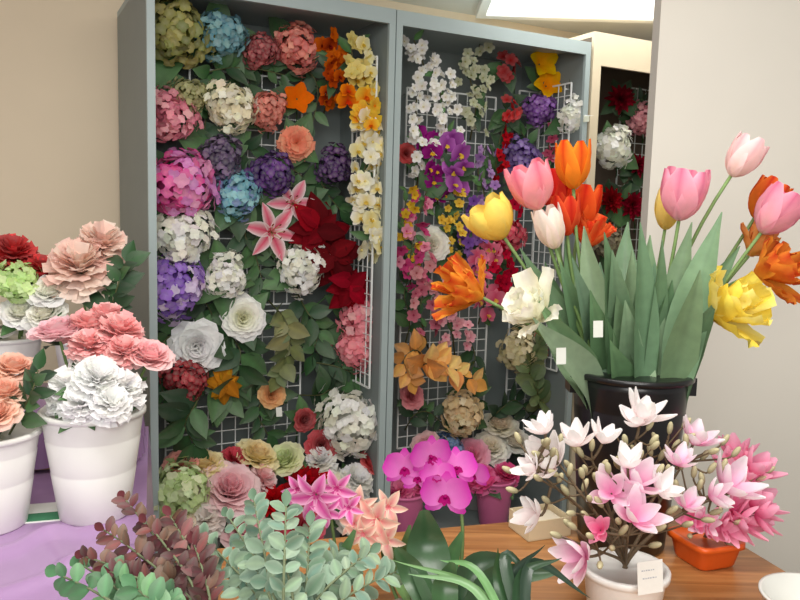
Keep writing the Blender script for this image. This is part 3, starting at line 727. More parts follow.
p2 = cbk(404, .12, 'small pink pot behind the magenta orchid by the middle post', .085, .06, .2, PNK, 'flower_pot')
for i, (px, py) in enumerate([(480, 476), (506, 474), (492, 487)]):
    bq(p1, 'carn', px, py, 30, .09, [c(228, 76, 146), c(240, 124, 176)], 'hot pink carnation in the pink pot, '+['left one of three', 'right one of three', 'lowest of three'][i], nl=3)
for i, (px, py) in enumerate([(400, 490), (420, 484)]):
    bq(p2, 'carn', px, py, 28, .1, [c(214, 84, 144), c(232, 134, 174)], 'dull pink carnation in the pot by the middle post, '+['left one', 'right one'][i], nl=3)

# ------------------------------------------------------------------ lavender table (turned like the cabinets)
LAV = c(170, 136, 180); LAV2 = c(146, 112, 156)
MT = Matrix.Translation((-.40, 1.15, 0)) @ Matrix.Rotation(R(18), 4, 'Z')
TW, TD, TZ = 1.25, 1.2, .72
def lbox(mb, x0, x1, y0, y1, z0, z1, col):
    o = MT @ V((0, 0, 0)); boxw(mb, o, MT.to_3x3() @ XU, MT.to_3x3() @ YU, ZU, x0, x1, y0, y1, z0, z1, col)
t = thing('folding_table', 'plain table hidden under the lavender cloth', 'table', MT @ V((-TW/2, TD/2, 0)))
m = MB(); lbox(m, -TW, 0, 0, TD, TZ-.035, TZ-.005, c(190, 180, 165)); m.build('tabletop', PLAST, t, False)
for x in (-TW+.06, -.06):
    for y in (.06, TD-.06):
        m = MB(); tube(m, [MT @ V((x, y, 0)), MT @ V((x, y, TZ-.036))], .016, .016, c(120, 120, 122), 10); m.build('leg', PAINT, t)
def drape(x0, x1, y0, y1, zt, zb, col, amp=.02, folds=16, seed=0, wr=.002, N=90, front=False):
    m = MB(); vs = []; cs = []
    def wave(x, y):
        a = sin(x*17+y*9+seed+1.4*sin(y*6)); b2 = sin(x*11-y*22+seed*2+1.2*sin(x*7))
        h = wr*(1.6+max(-.4, a*abs(a))*.9+max(-.4, b2*abs(b2))*.9)
        if front:
            k = max(0, min(1, (.5-y)/.1))
            f1 = max(0, sin(x*26+y*15+1.3*sin(y*9+x*4)))**2; f2 = max(0, sin(x*17-y*34+1.1*sin(x*8)))**3
            h += k*(.02*f1+.016*f2)
        return h
    for i in range(N+1):
        for j in range(N+1):
            x = x0+(x1-x0)*i/N; y = y0+(y1-y0)*j/N
            ed = min(1, min(i, N-i, j, N-j)/3)
            vs.append(MT @ V((x, y, zt+wr*1.6*(1-ed)+wave(x, y)*ed))); cs.append(col)
    fs = [(i*(N+1)+j, (i+1)*(N+1)+j, (i+1)*(N+1)+j+1, i*(N+1)+j+1) for i in range(N) for j in range(N)]
    m.add(vs, fs, cs)
    per = []; K = 90
    cs4 = [(x0, y0), (x1, y0), (x1, y1), (x0, y1)]; nr = [(0, -1), (1, 0), (0, 1), (-1, 0)]
    for s in range(4):
        a = cs4[s]; b2 = cs4[(s+1) % 4]
        for k in range(K):
            f = k/K; nx, ny = nr[s]
            if k == 0:
                px_, py_ = nr[s-1]; nx, ny = (nx+px_)*.7, (ny+py_)*.7
            per.append((a[0]+(b2[0]-a[0])*f, a[1]+(b2[1]-a[1])*f, nx, ny))
    n = len(per); RWS = 8; vs = []; cs = []
    for r in range(RWS+1):
        q = r/RWS; z = zt+wr*1.6-(zt-zb)*q
        for k, (x, y, nx, ny) in enumerate(per):
            o_ = .003*min(1, q*8)+amp*q**.6*(1+sin(k*2*pi*folds*4/n+seed+sin(k*.07)*2.2)*(.6+.4*sin(k*.13)))
            vs.append(MT @ V((x+nx*o_, y+ny*o_, z)))
            cs.append(col)
    fs = [(r*n+k, (r+1)*n+k, (r+1)*n+(k+1) % n, r*n+(k+1) % n) for r in range(RWS) for k in range(n)]
    m.add(vs, fs, cs)
    return m
o = drape(-TW-.003, .003, -.003, TD+.003, TZ-.002, .12, LAV, .012, 5, 1, .003, 110, True).build('tablecloth', CLOTH, None, base=MT @ V((-TW/2, TD/2, TZ)))
tag(o, 'shiny lavender cloth covering the table under the white buckets', 'tablecloth')
RX0, RX1, RY0, RY1, RZ = -1.1, -.035, .84, 1.16, .88
t = thing('display_riser', 'raised step draped in mauve cloth behind the large white bucket', 'display step', MT @ V(((RX0+RX1)/2, (RY0+RY1)/2, TZ+.004)))
m = MB(); lbox(m, RX0, RX1, RY0, RY1, TZ+.006, RZ-.004, c(170, 140, 100)); m.build('box', PAPER, t, False)
drape(RX0-.003, RX1+.003, RY0-.003, RY1+.003, RZ-.002, TZ+.014, LAV2, .013, 9, 3, .0015, 20).build('cloth', CLOTH, t)

WH = c(238, 239, 233)
TS = TZ+.006
ob1 = atZ(95, 514, TS); mm = mpx(ob1)
hB = atY(95, 408, ob1.y).z-TS
bucket('white_bucket', 'large white plastic bucket of white carnations on the lavender table', 'bucket', ob1, 48*mm, 33*mm, hB, WH, PLAST, 'white plastic flower buckets', (hB*.45, hB*.75))
ob2 = atZ(-10, 525, TS); mm = mpx(ob2)
bucket('white_bucket', 'white plastic bucket of peach roses cut off by the left picture edge', 'bucket', ob2, 48*mm, 34*mm, atY(-8, 430, ob2.y).z-TS, WH, PLAST, 'white plastic flower buckets', (.1, .16))
RS = RZ+.004
ob3 = V((atY(8, 350, 2.02).x, 2.02, RS)); ob4 = V((atY(88, 330, 2.03).x, 2.03, RS))
bucket('white_bucket', 'white bucket of red carnations on the draped step, leftmost', 'bucket', ob3, .085, .065, .16, WH, PLAST, 'white plastic flower buckets')
bucket('white_bucket', 'white bucket of peach peonies on the draped step behind the coral flowers', 'bucket', ob4, .085, .065, .16, WH, PLAST, 'white plastic flower buckets')
def bb(ob, kind, px, py, d, y, cols, label, **kw):
    base = V(ob)+V((random.uniform(-.025, .025), random.uniform(-.025, .025), .014))
    g = kw.pop('group', 'silk flowers in the white buckets')
    fl(kind, px, py, d, y, base, cols, label, group=g, **kw)
WC = [c(250, 249, 243), c(252, 251, 247), c(247, 246, 238)]
y1 = ob1.y
for px, py, d, dy, w in [(70, 386, 50, -.05, 'leftmost of the front row'), (98, 378, 54, -.07, 'centre of the front row'), (122, 386, 48, -.04, 'rightmost of the front row'), (82, 402, 44, -.09, 'lowest at left'), (110, 402, 44, -.09, 'lowest at right'), (92, 362, 46, 0, 'topmost'), (60, 402, 30, -.05, 'smallest at the left rim')]:
    bb(ob1, 'carn', px, py, d, y1+dy, WC, 'white carnation in the large white bucket, '+w, nl=2)
CO = [c(255, 188, 186), c(255, 200, 198), c(252, 176, 176)]
for px, py, d, dy, w in [(90, 326, 48, .05, 'top left'), (120, 330, 50, .04, 'top right'), (88, 344, 42, .0, 'lower left'), (124, 350, 40, .0, 'lower right'), (106, 316, 40, .08, 'topmost')]:
    bb(ob1, 'carn', px, py, d, y1+dy, CO, 'coral pink carnation above the white carnations, '+w+' one', nl=2)
bb(ob1, 'rose', 58, 330, 44, y1+.03, [c(255, 190, 198), c(255, 212, 216)], 'pink rose left of the coral carnations', nl=3)
bb(ob1, 'rose', 150, 354, 42, y1+.02, [c(255, 182, 186), c(255, 204, 204)], 'pink rose right of the coral carnations near the cabinet', nl=3)
PC = [c(255, 208, 196), c(255, 222, 210)]
bb(ob4, 'carn', 80, 264, 68, 1.98, PC, 'large peach peony, larger of the two behind the coral carnations', name='peony', nl=6, lsz=1.0)
bb(ob4, 'carn', 102, 242, 54, 2.03, PC, 'peach peony, upper of the two behind the coral carnations', name='peony', nl=6)
foliage('leaf_spray', 'dark green leaves right of the peach peonies', None, .09, .055, G1, 13, P=[V(ob4)+V((.01, 0, .02)), V(ob4)+V((.02, 0, .17)), atY(110, 310, 2.0), atY(118, 285, 1.98), atY(126, 262, 2.0)], nrm=V((0, -1, .2)), group='leaf sprays in the white buckets', start=.5)
bb(ob4, 'rose', 50, 290, 36, 1.95, [c(248, 240, 226), c(252, 248, 240)], 'cream white rose left below the peach peonies', nl=3)
bb(ob4, 'rose', 44, 313, 34, 1.93, [c(248, 238, 222), c(252, 246, 236)], 'cream white rose above the pink rose at the left', nl=3)
RD = [c(206, 20, 40), c(226, 38, 54), c(174, 10, 30)]
bb(ob3, 'carn', 14, 252, 48, 2.0, RD, 'red carnation at the left edge, larger one', nl=4)
bb(ob3, 'carn', 40, 266, 32, 2.0, RD, 'small red carnation left of the peach peony', nl=4)
bb(ob3, 'hyd', 14, 283, 50, 1.95, [c(204, 226, 166), c(218, 236, 184), c(184, 210, 142)], 'light green hydrangea below the red carnation', nl=2)
bb(ob3, 'rose', 20, 312, 32, 1.94, [c(246, 240, 226), c(252, 248, 240)], 'cream white rose below the light green hydrangea', nl=4)
bb(ob3, 'rose', -4, 320, 36, 1.95, [c(240, 230, 216), c(248, 240, 230)], 'cream white rose cut by the left picture edge', nl=4)
PE = [c(254, 186, 162), c(255, 208, 190)]
y2 = ob2.y
for px, py, d, dy, w in [(14, 366, 36, .04, 'topmost'), (4, 390, 38, -.02, 'middle'), (-4, 412, 38, -.06, 'lowest'), (-16, 378, 40, 0, 'leftmost')]:
    bb(ob2, 'rose', px, py, d, y2+dy, PE, 'peach orange rose in the front left bucket, '+w+' one', nl=4)
foliage('leaf_spray', 'dark green leaves right of the peach orange roses', None, .065, .04, G1, 12, P=[V(ob2)+V((.01, 0, .02)), V(ob2)+V((.03, -.01, .15)), atY(22, 412, y2-.02), atY(32, 392, y2-.03), atY(38, 370, y2-.02)], nrm=V((0, -1, .2)), group='leaf sprays in the white buckets', start=.45)
pl = atZ(48, 514, TS)
t = thing('leaflet', 'white and green printed leaflet lying beside the large white bucket', 'leaflet', pl)
m = MB(); boxw(m, V((pl.x, pl.y, TS+.002)), V((.95, .3, 0)), V((-.3, .95, 0)), ZU, -.07, .06, -.05, .06, 0, .0015, c(236, 238, 232)); m.build('sheet', PAPER, t, False)
m = MB(); boxw(m, V((pl.x, pl.y, TS+.0036)), V((.95, .3, 0)), V((-.3, .95, 0)), ZU, -.068, .058, -.045, .0, 0, .0004, c(70, 130, 96)); m.build('green_band', PAPER, t, False)

# ------------------------------------------------------------------ wooden desk
DZ = .75; DA = R(16)
Q = V((.65, 1.68, 0)); QX = V((cos(DA), sin(DA), 0)); QY = V((-sin(DA), cos(DA), 0)); DW, DD = 1.12, .95
t = thing('wooden_desk', 'orange brown wood grain desk carrying the tulips, magnolias and orchids', 'desk', Q-QX*DW/2-QY*DD/2)
def dbox(mb, *a): boxw(mb, Q, QX, QY, ZU, *a)
m = MB(); dbox(m, -DW, 0, -DD, 0, DZ-.03, DZ, c(180, 120, 60)); m.build('desktop', WOOD, t, False)
for x in (-DW+.05, -.05):
    for y in (-DD+.05, -.05):
        m = MB(); dbox(m, x-.025, x+.025, y-.025, y+.025, 0, DZ-.03, c(150, 90, 45)); m.build('leg', WOOD, t, False)
m = MB(); dbox(m, -DW+.075, -.075, -.06, -.04, DZ-.12, DZ-.03, c(150, 90, 45)); m.build('apron', WOOD, t, False)

# black tulip bucket
yb = 1.48
rim = atY(631, 370, yb); ob = V((rim.x, yb, DZ+.001)); hb = rim.z-DZ
mm = mpx(rim)
bt = bucket('black_bucket', 'black plastic bucket full of tulips on the wooden desk', 'bucket', ob, 57*mm, 43*mm, hb, c(22, 22, 24), BLACKP, None, (hb*.8,), rimw=.007)
for s in (-1, 1):
    m = MB(); cx = ob.x+s*(57*mm+.003)
    boxw(m, V((cx, yb, ob.z+hb-.045)), XU, YU, ZU, -.008, .008, -.022, .022, 0, .035, c(24, 24, 26))
    m.build('handle_lug', BLACKP, bt, False)
LT = [c(126, 154, 116), c(108, 140, 102), c(142, 168, 132), c(118, 150, 118), c(100, 132, 96)]
tg = 'silk tulips in the black bucket'
def tul(px, py, w, h, y, cols, label, parrot=False, opn=0., lean=None, tips=(), tagat=None, nv=None):
    x0 = 632+(px-632)*.16
    base = V((ob.x+(x0-632)*mm*.8, yb+random.uniform(-.03, .03), ob.z+.014))
    lean = lean if lean is not None else (px-632)/260.0
    n = V((lean, -.12 if not parrot else -.3, 1.0 if abs(lean) < .9 else .55))
    if nv: n = V(nv)
    throat = V((ob.x+(px-632)*mm*.22, yb+(y-yb)*.4, ob.z+hb*1.05))
    t, path, _ = fl('parrot' if parrot else 'tulip', px, py, w, y, base, cols, label, name='tulip', group=tg, h=h, opn=opn, nl=0, nvec=n, mid=throat)
    for (tx, ty) in tips:
        dy = random.uniform(-.09, .09)
        tip = atY(tx, ty, yb+dy*1.3)
        bs = V((ob.x+(tx-632)*mm*.5, yb+random.uniform(-.06, .05), ob.z+hb*.72))
        if abs(bs.x-ob.x) > .075: bs.x = ob.x+math.copysign(.075, bs.x-ob.x)
        D = (tip-bs).length
        pth = bez(bs, bs+V(((tip.x-bs.x)*.05, 0, D*.45)), tip-V(((tip.x-bs.x)*.4, -.02, D*.3)), tip, 12)
        col = jit(random.choice(LT), .15)
        m = MB(); ribbon(m, pth, random.uniform(.055, .08), (V((random.uniform(-.7, .7), -1, .1))).normalized(), tuple(x*.85 for x in col), col, 'leaf' if random.random() < .4 else 'blade', .45, 7, tuple(x*.72 for x in col))
        m.build('leaf', LEAF, t)
    if tagat:
        pricetag(t, atY(tagat[0], tagat[1], yb-.12), V((.35, -1, .1)), .02, .03)
YEL = [c(230, 196, 92), c(248, 226, 124), c(236, 206, 100)]
tul(493, 221, 50, 42, 1.46, YEL, 'yellow tulip tilting left, leftmost yellow one', lean=-.75, tips=[(520, 248), (545, 262), (530, 275)])
tul(532, 187, 46, 48, 1.45, [c(246, 214, 200), c(230, 112, 140), c(246, 174, 184)], 'pink tulip between yellow and orange red tulips', lean=-.35, tips=[(565, 240), (538, 300), (580, 300)], tagat=(561, 356))
tul(573, 165, 36, 48, 1.5, [c(240, 180, 64), c(222, 66, 38), c(244, 152, 56)], 'tall orange red tulip with yellow base', lean=-.1, tips=[(584, 226), (604, 232)])
tul(582, 207, 36, 46, 1.58, [c(234, 120, 50), c(214, 44, 36), c(238, 110, 56)], 'bright red orange tulip behind the white and pink ones', lean=.1, tips=[(572, 258), (612, 250), (596, 290)])
tul(556, 190, 32, 44, 1.6, [c(226, 68, 50), c(202, 36, 40), c(224, 80, 60)], 'red tulip partly hidden behind the pink tulip', lean=-.1, tips=[(628, 222), (620, 270)])
tul(592, 230, 32, 40, 1.56, [c(238, 110, 54), c(222, 66, 46), c(244, 150, 84)], 'orange tulip low behind the leaves, right of the cream white one', True, .1, lean=.15, tips=[(600, 262), (616, 310)])
tul(550, 228, 30, 44, 1.44, [c(236, 228, 196), c(248, 240, 230), c(244, 226, 220)], 'cream white closed tulip below the pink tulip', lean=-.35, tips=[(555, 300), (575, 280)])
tul(566, 215, 30, 42, 1.52, [c(228, 80, 44), c(210, 48, 42), c(236, 104, 64)], 'red tulip between the cream white and the bright red orange ones', lean=-.15, tips=[(560, 262), (590, 320)])
tul(461, 286, 42, 58, 1.42, [c(242, 184, 70), c(202, 54, 38), c(244, 180, 76)], 'red and yellow ruffled tulip at the far left of the bunch', True, .1, tips=[(533, 318), (545, 335)], nv=(-.85, -.4, .45))
tul(527, 306, 56, 52, 1.4, [c(242, 240, 208), c(250, 249, 240), c(244, 242, 220)], 'white ruffled open tulip below the yellow one', True, .3, tips=[(552, 330), (590, 290)], tagat=(598, 329), nv=(-.75, -.5, .5))
tul(683, 195, 46, 52, 1.48, [c(248, 214, 214), c(234, 132, 168), c(248, 186, 202)], 'pink tulip standing upright against the white wall', lean=.05, tips=[(655, 262), (692, 222), (668, 310)])
tul(743, 158, 34, 42, 1.5, [c(244, 230, 214), c(242, 190, 196), c(248, 222, 220)], 'pale pink tulip bud, topmost at the right', lean=.55, tips=[(722, 212), (684, 300)])
tul(668, 210, 26, 40, 1.6, [c(240, 216, 116), c(246, 228, 150), c(240, 218, 130)], 'small yellow tulip behind the upright pink tulip', lean=.05, tips=[(640, 222), (705, 240)])
tul(766, 200, 34, 42, 1.56, [c(238, 170, 64), c(204, 54, 44), c(238, 130, 62)], 'red orange tulip behind the right-hand pink tulip', lean=.5, tips=[(740, 246), (632, 250)])
tul(776, 213, 44, 48, 1.48, [c(246, 216, 210), c(224, 120, 156), c(242, 172, 190)], 'pink tulip at the right leaning outward', lean=.6, tips=[(716, 300), (640, 320), (606, 285)])
tul(762, 240, 34, 40, 1.54, [c(242, 190, 92), c(234, 140, 88), c(244, 186, 116)], 'peach orange tulip below the right-hand pink tulip', True, .1, lean=.6, tips=[(728, 270), (610, 340), (650, 235)])
tul(780, 265, 46, 54, 1.44, [c(244, 178, 74), c(204, 72, 46), c(244, 166, 72)], 'orange red ruffled tulip at the right picture edge', True, .2, tips=[(700, 270), (672, 280), (625, 300)], nv=(.6, -.6, .4))
tul(735, 303, 70, 64, 1.4, [c(238, 208, 80), c(250, 232, 116), c(250, 240, 160)], 'large yellow ruffled tulip at the lower right', True, .3, tips=[(662, 240), (648, 290), (690, 330), (712, 322)], nv=(.6, -.65, .5))

# ------------------------------------------------------------------ white pot + magnolia
wp = atZ(622, 614, DZ+.001); mm = mpx(wp)
hw = atY(622, 566, wp.y).z-DZ
t = bucket('white_pot', 'white pot of pale magnolia branches on the front of the wooden desk', 'pot', wp, 41*mm, 34*mm, hw, c(240, 240, 236), PLAST)
n = V((.35, -1, .15)).normalized()
pt = atY(650, 577, wp.y-41*mm-.012); M = frame(pt, n)
m = MB(); w, h = .046, .05
vs = [M @ V((x, y, z)) for x in (-w/2, w/2) for y in (-h/2, h/2) for z in (0, .001)]
m.add(vs, [(0, 1, 3, 2), (4, 6, 7, 5), (0, 4, 5, 1), (2, 3, 7, 6), (0, 2, 6, 4), (1, 5, 7, 3)], c(234, 234, 228)); tgob = m.build('price_tag', PAPER, t, False); tgob['label'] = 'white card price tag with faint grey writing'
m = MB()
for yy, x0, x1 in ((.011, -.016, .008), (-.001, -.014, .012)):
    x = x0
    while x < x1:
        wdt = random.uniform(.002, .004)
        vs = [M @ V((xx, y, z)) for xx in (x, x+wdt) for y in (yy-.0008, yy+random.uniform(.0005, .0014)) for z in (.001, .0013)]
        m.add(vs, [(0, 1, 3, 2), (4, 6, 7, 5), (0, 4, 5, 1), (2, 3, 7, 6), (0, 2, 6, 4), (1, 5, 7, 3)], c(176, 180, 188)); x += wdt+.0014
m.build('writing', PAPER, tgob, False, base=tgob['_b'])
wtop = V((wp.x, wp.y, wp.z+.014))
MW = (c(240, 226, 226), c(250, 249, 246)); MP = (c(222, 138, 182), c(250, 239, 244)); MD = (c(216, 92, 142), c(244, 186, 206))
BR = c(96, 80, 60)
def branch(name, label, base, rimz, pts, blooms, buds, group, extra=4, ks=.7):
    P = [V(base), V((base.x, base.y, rimz))]
    P += [atY(x, y, yy) for x, y, yy in pts]
    path = smooth_path(P, 6)
    t = thing(name, label, 'flower', base, group)
    m = MB(); tube(m, path, .004, .0018, BR)
    def near(q):
        return min(path[8:] or path, key=lambda a: (a-q).length+(.03 if a.z > q.z else 0))
    items = []
    for (x, y, yy, d, cols, nv) in blooms:
        p = atY(x, y, yy); items.append((p, d, cols, V(nv).normalized()))
        a = near(p); r = d/2*mpx(p)*ks; e = p-V(nv).normalized()*r*.95
        if (a-e).length > .004: tube(m, bez(a, a.lerp(e, .4)+V((0, 0, -.004)), e-V(nv).normalized()*.015, e, 6), .0026, .0022, BR)
    bl = []
    for (x, y, yy, nv) in buds:
        p = atY(x, y, yy); a = near(p); e = p-V(nv).normalized()*.008
        if (a-e).length > .004: tube(m, bez(a, a.lerp(e, .4), e-V(nv).normalized()*.01, e, 5), .002, .0015, BR)
        bl.append((p, V(nv).normalized()))
    for k in range(extra):
        a = path[random.randrange(11, len(path))] if len(path) > 12 else path[-1]
        d = V((random.uniform(-1, 1), random.uniform(-.7, .3), random.uniform(.1, 1))).normalized()
        e = a+d*random.uniform(.03, .07)
        tube(m, bez(a, a.lerp(e, .4)+V((0, 0, -.003)), a.lerp(e, .7), e, 4), .0018, .0013, BR)
        bl.append((e+d*.008, d))
    m.build('branch', STEM, t)
    for p, d, cols, nv in items:
        m = MB(); bloom(m, 'magno', p, nv, d/2*mpx(p)*ks, cols); m.build('blossom', PET, t)
    for p, nv in bl:
        m = MB(); ball(m, p, nv, .0052, .0115, c(134, 128, 98), 8, 6, c(186, 178, 142)); m.build('bud', STEM, t)
gm = 'magnolia branches in the white pot'; RZp = wp.z+hw
yq = wp.y
branch('magnolia_branch', 'magnolia branch with a wide white blossom, reaching farthest left', wtop, RZp, [(586, 514, yq), (552, 484, yq-.02), (532, 462, yq-.02)],
       [(545, 456, yq-.02, 60, MW, (-.5, -.4, .8)), (541, 422, yq, 38, MW, (-.4, 0, 1)), (526, 466, yq-.03, 36, MW, (-.9, -.3, .5)), (526, 513, yq-.03, 44, MW, (-1, -.3, .3))], [(518, 438, yq, (-.5, 0, 1)), (508, 470, yq, (-1, 0, .5)), (560, 478, yq-.03, (.2, -.5, 1)), (572, 500, yq, (-.6, -.3, .8)), (560, 440, yq, (.2, 0, 1)), (546, 500, yq-.03, (-.6, -.4, .6)), (512, 490, yq-.03, (-.9, -.2, .3))], gm)
branch('magnolia_branch', 'magnolia branch with two narrow white buds near the black bucket', wtop, RZp, [(606, 500, yq+.02), (592, 460, yq+.02)],
       [(575, 434, yq+.02, 42, MW, (-.25, -.2, 1)), (607, 432, yq+.02, 38, MW, (.3, -.1, 1))], [(585, 470, yq, (-.4, -.4, 1)), (604, 465, yq, (.4, -.3, 1)), (580, 452, yq+.02, (-.6, 0, 1)), (592, 445, yq+.02, (0, 0, 1)), (568, 465, yq, (-.7, -.2, .8))], gm, 2)
branch('magnolia_branch', 'tallest magnolia branch with a white blossom in front of the black bucket', wtop, RZp, [(626, 500, yq+.03), (636, 440, yq+.04)],
       [(648, 406, yq+.04, 48, MW, (.3, -.2, 1)), (637, 414, yq+.03, 42, MW, (-.3, -.4, 1))], [(625, 440, yq, (-.3, -.3, 1)), (654, 440, yq, (.5, -.3, 1)), (640, 455, yq-.02, (.2, -.5, 1)), (618, 462, yq, (-.2, -.2, 1)), (650, 425, yq+.04, (.5, 0, 1))], gm, 2)
branch('magnolia_branch', 'magnolia branch ending in a small pale pink blossom at upper right', wtop, RZp, [(655, 510, yq+.03), (684, 462, yq+.04)],
       [(700, 432, yq+.04, 46, MP, (.3, -.3, 1)), (681, 455, yq, 36, MP, (.2, -.2, 1))], [(725, 440, yq+.04, (.6, 0, 1)), (712, 468, yq, (.5, -.2, 1)), (668, 470, yq-.02, (-.1, -.4, 1)), (736, 452, yq+.04, (.7, 0, 1)), (676, 485, yq, (-.2, -.3, 1)), (705, 455, yq+.04, (.6, -.2, 1)), (686, 440, yq+.03, (-.2, 0, 1))], gm, 3)
branch('magnolia_branch', 'magnolia branch with pale pink blossoms in the centre', wtop, RZp, [(622, 525, yq-.04), (630, 498, yq-.05)],
       [(642, 474, yq-.05, 56, MP, (.2, -.5, .9)), (610, 488, yq-.06, 50, MP, (-.3, -.7, .6)), (628, 456, yq-.04, 40, MW, (-.1, -.2, 1))], [(596, 478, yq-.03, (-.5, -.3, 1)), (655, 492, yq-.05, (.5, -.4, .8)), (660, 470, yq-.03, (.5, 0, 1)), (608, 468, yq-.05, (-.3, -.3, 1))], gm, 1)
branch('magnolia_branch', 'short magnolia branch with a pale pink blossom just above the pot', wtop, RZp, [(628, 535, yq-.07)],
       [(640, 510, yq-.09, 56, MP, (.15, -.6, .8)), (598, 528, yq-.08, 34, MD, (-.4, -.7, .5)), (668, 484, yq-.06, 42, MW, (.5, -.4, .8))], [(612, 548, yq-.08, (-.3, -.8, .3)), (660, 528, yq-.07, (.7, -.4, .6)), (655, 545, yq-.07, (.7, -.5, .4)), (585, 515, yq-.05, (-.6, -.4, .6)), (672, 510, yq-.06, (.7, -.3, .7))], gm, 1)
branch('magnolia_branch', 'magnolia branch with a pink and white blossom, reaching farthest right', wtop, RZp, [(660, 528, yq), (705, 502, yq), (735, 492, yq)],
       [(738, 478, yq, 60, MP, (.5, -.4, .8)), (722, 494, yq-.03, 40, MP, (.7, -.5, .4)), (690, 500, yq-.03, 36, MP, (.2, -.5, .8))], [(700, 485, yq, (.1, -.3, 1)), (716, 512, yq, (.8, -.3, .4)), (724, 465, yq, (.3, 0, 1)), (680, 492, yq, (0, -.2, 1)), (708, 520, yq-.03, (.7, -.5, .2)), (694, 472, yq, (0, -.2, 1))], gm, 3)
branch('magnolia_branch', 'low magnolia branch with a blossom drooping over the left of the pot', wtop, RZp, [(598, 550, yq-.07)],
       [(571, 558, yq-.09, 56, MP, (-.9, -.5, .15))], [(590, 536, yq-.09, (-.6, -.6, .5)), (600, 565, yq-.1, (-.3, -.9, 0)), (556, 535, yq-.07, (-.9, -.2, .4)), (572, 526, yq-.08, (-.7, -.3, .6))], gm, 2)
branch('magnolia_branch', 'twiggy magnolia branch full of brown buds in front of the black bucket', wtop, RZp, [(612, 515, yq+.05), (655, 465, yq+.06), (668, 440, yq+.06)],
       [], [(650, 450, yq+.05, (-.3, 0, 1)), (662, 455, yq+.05, (.5, 0, 1)), (640, 480, yq+.05, (-.2, 0, 1)), (676, 445, yq+.05, (.6, 0, 1)), (670, 428, yq+.06, (.1, 0, 1))], gm, 6)
branch('magnolia_branch', 'twiggy magnolia branch full of brown buds left of the pale pink blossoms', wtop, RZp, [(600, 520, yq-.03), (578, 490, yq-.03), (560, 465, yq-.02)],
       [], [(585, 485, yq-.03, (.3, 0, 1)), (565, 490, yq-.03, (-.6, 0, .8)), (570, 470, yq-.03, (.1, 0, 1)), (556, 455, yq-.02, (-.2, 0, 1))], gm, 6)
# orange pot with pink blossoms
op = atZ(704, 560, DZ+.001); mm = mpx(op); ho = .05
bucket('orange_pot', 'square orange pot of deep pink blossoms behind the white pot', 'pot', op, 27*mm, 22*mm, ho, c(222, 94, 28), PLAST, None, (), 6, .35)
go = 'pink magnolia branches in the orange pot'; otop = V((op.x, op.y, op.z+.014))
branch('magnolia_branch', 'deep pink magnolia branch, upper one by the white wall', otop, op.z+ho, [(722, 500, op.y), (745, 478, op.y)],
       [(760, 464, op.y, 48, MD, (.5, -.3, .8)), (736, 448, op.y+.03, 42, MD, (-.1, -.2, 1)), (748, 470, op.y-.02, 42, MD, (.2, -.5, .8)), (728, 462, op.y, 36, MD, (-.3, -.3, 1))], [(728, 482, op.y, (-.2, -.2, 1)), (770, 470, op.y, (.8, 0, .6))], go, 2, .72)
branch('magnolia_branch', 'deep pink magnolia branch, lower one by the white wall', otop, op.z+ho, [(730, 525, op.y-.02), (748, 512, op.y-.02)],
       [(766, 500, op.y-.02, 50, MD, (.8, -.3, .5)), (754, 522, op.y-.04, 48, MD, (.7, -.6, .2)), (744, 508, op.y-.03, 44, MD, (.3, -.7, .5)), (770, 515, op.y-.03, 42, MD, (.9, -.4, .2)), (733, 526, op.y-.05, 38, MD, (.3, -.8, .1))], [(732, 545, op.y-.04, (.8, -.4, 0))], go, 2, .72)
branch('magnolia_branch', 'shortest deep pink magnolia branch drooping over the orange pot', otop, op.z+ho, [(708, 528, op.y-.02)],
       [(718, 528, op.y-.05, 40, MD, (.2, -.8, .2)), (692, 518, op.y-.04, 34, MD, (-.3, -.6, .6)), (704, 522, op.y-.05, 34, MP, (0, -.8, .4))], [(690, 536, op.y-.05, (-.3, -.8, .2))], go, 2, .72)

# white bowl bottom right, cream tray behind
bo = V((.652, 1.11, DZ+.001))
m = MB(); lathe(m, bo, [(.04, 0), (.046, .004), (.068, .04), (.078, .077), (.081, .079), (.081, .082), (.075, .082), (.064, .04), (.04, .008)], c(208, 208, 202), 48)
o = m.build('plastic_bowl', PLAST, None, base=bo); tag(o, 'white plastic bowl at the bottom right corner of the desk', 'bowl')
bp = atZ(536, 524, DZ)
bo2 = V((bp.x, min(bp.y, 1.52), DZ+.001)); ax = V((.93, .37, 0)); ay = V((-.37, .93, 0))
t = thing('cardboard_tray', 'small cream cardboard tray at the back edge of the wooden desk', 'box', bo2)
m = MB()
boxw(m, bo2, ax, ay, ZU, -.05, .05, -.04, .04, 0, .003, c(214, 196, 160))
for a in ((-.05, .05, -.04, -.037), (-.05, .05, .037, .04), (-.05, -.047, -.037, .037), (.047, .05, -.037, .037)):
    boxw(m, bo2, ax, ay, ZU, *a, .003, .04, c(222, 206, 172))
m.build('tray', PAPER, t, False)
m = MB(); boxw(m, bo2, ax, ay, ZU, -.042, .04, -.032, .03, .0035, .03, c(232, 222, 200)); m.build('paper_lining', PAPER, t, False)

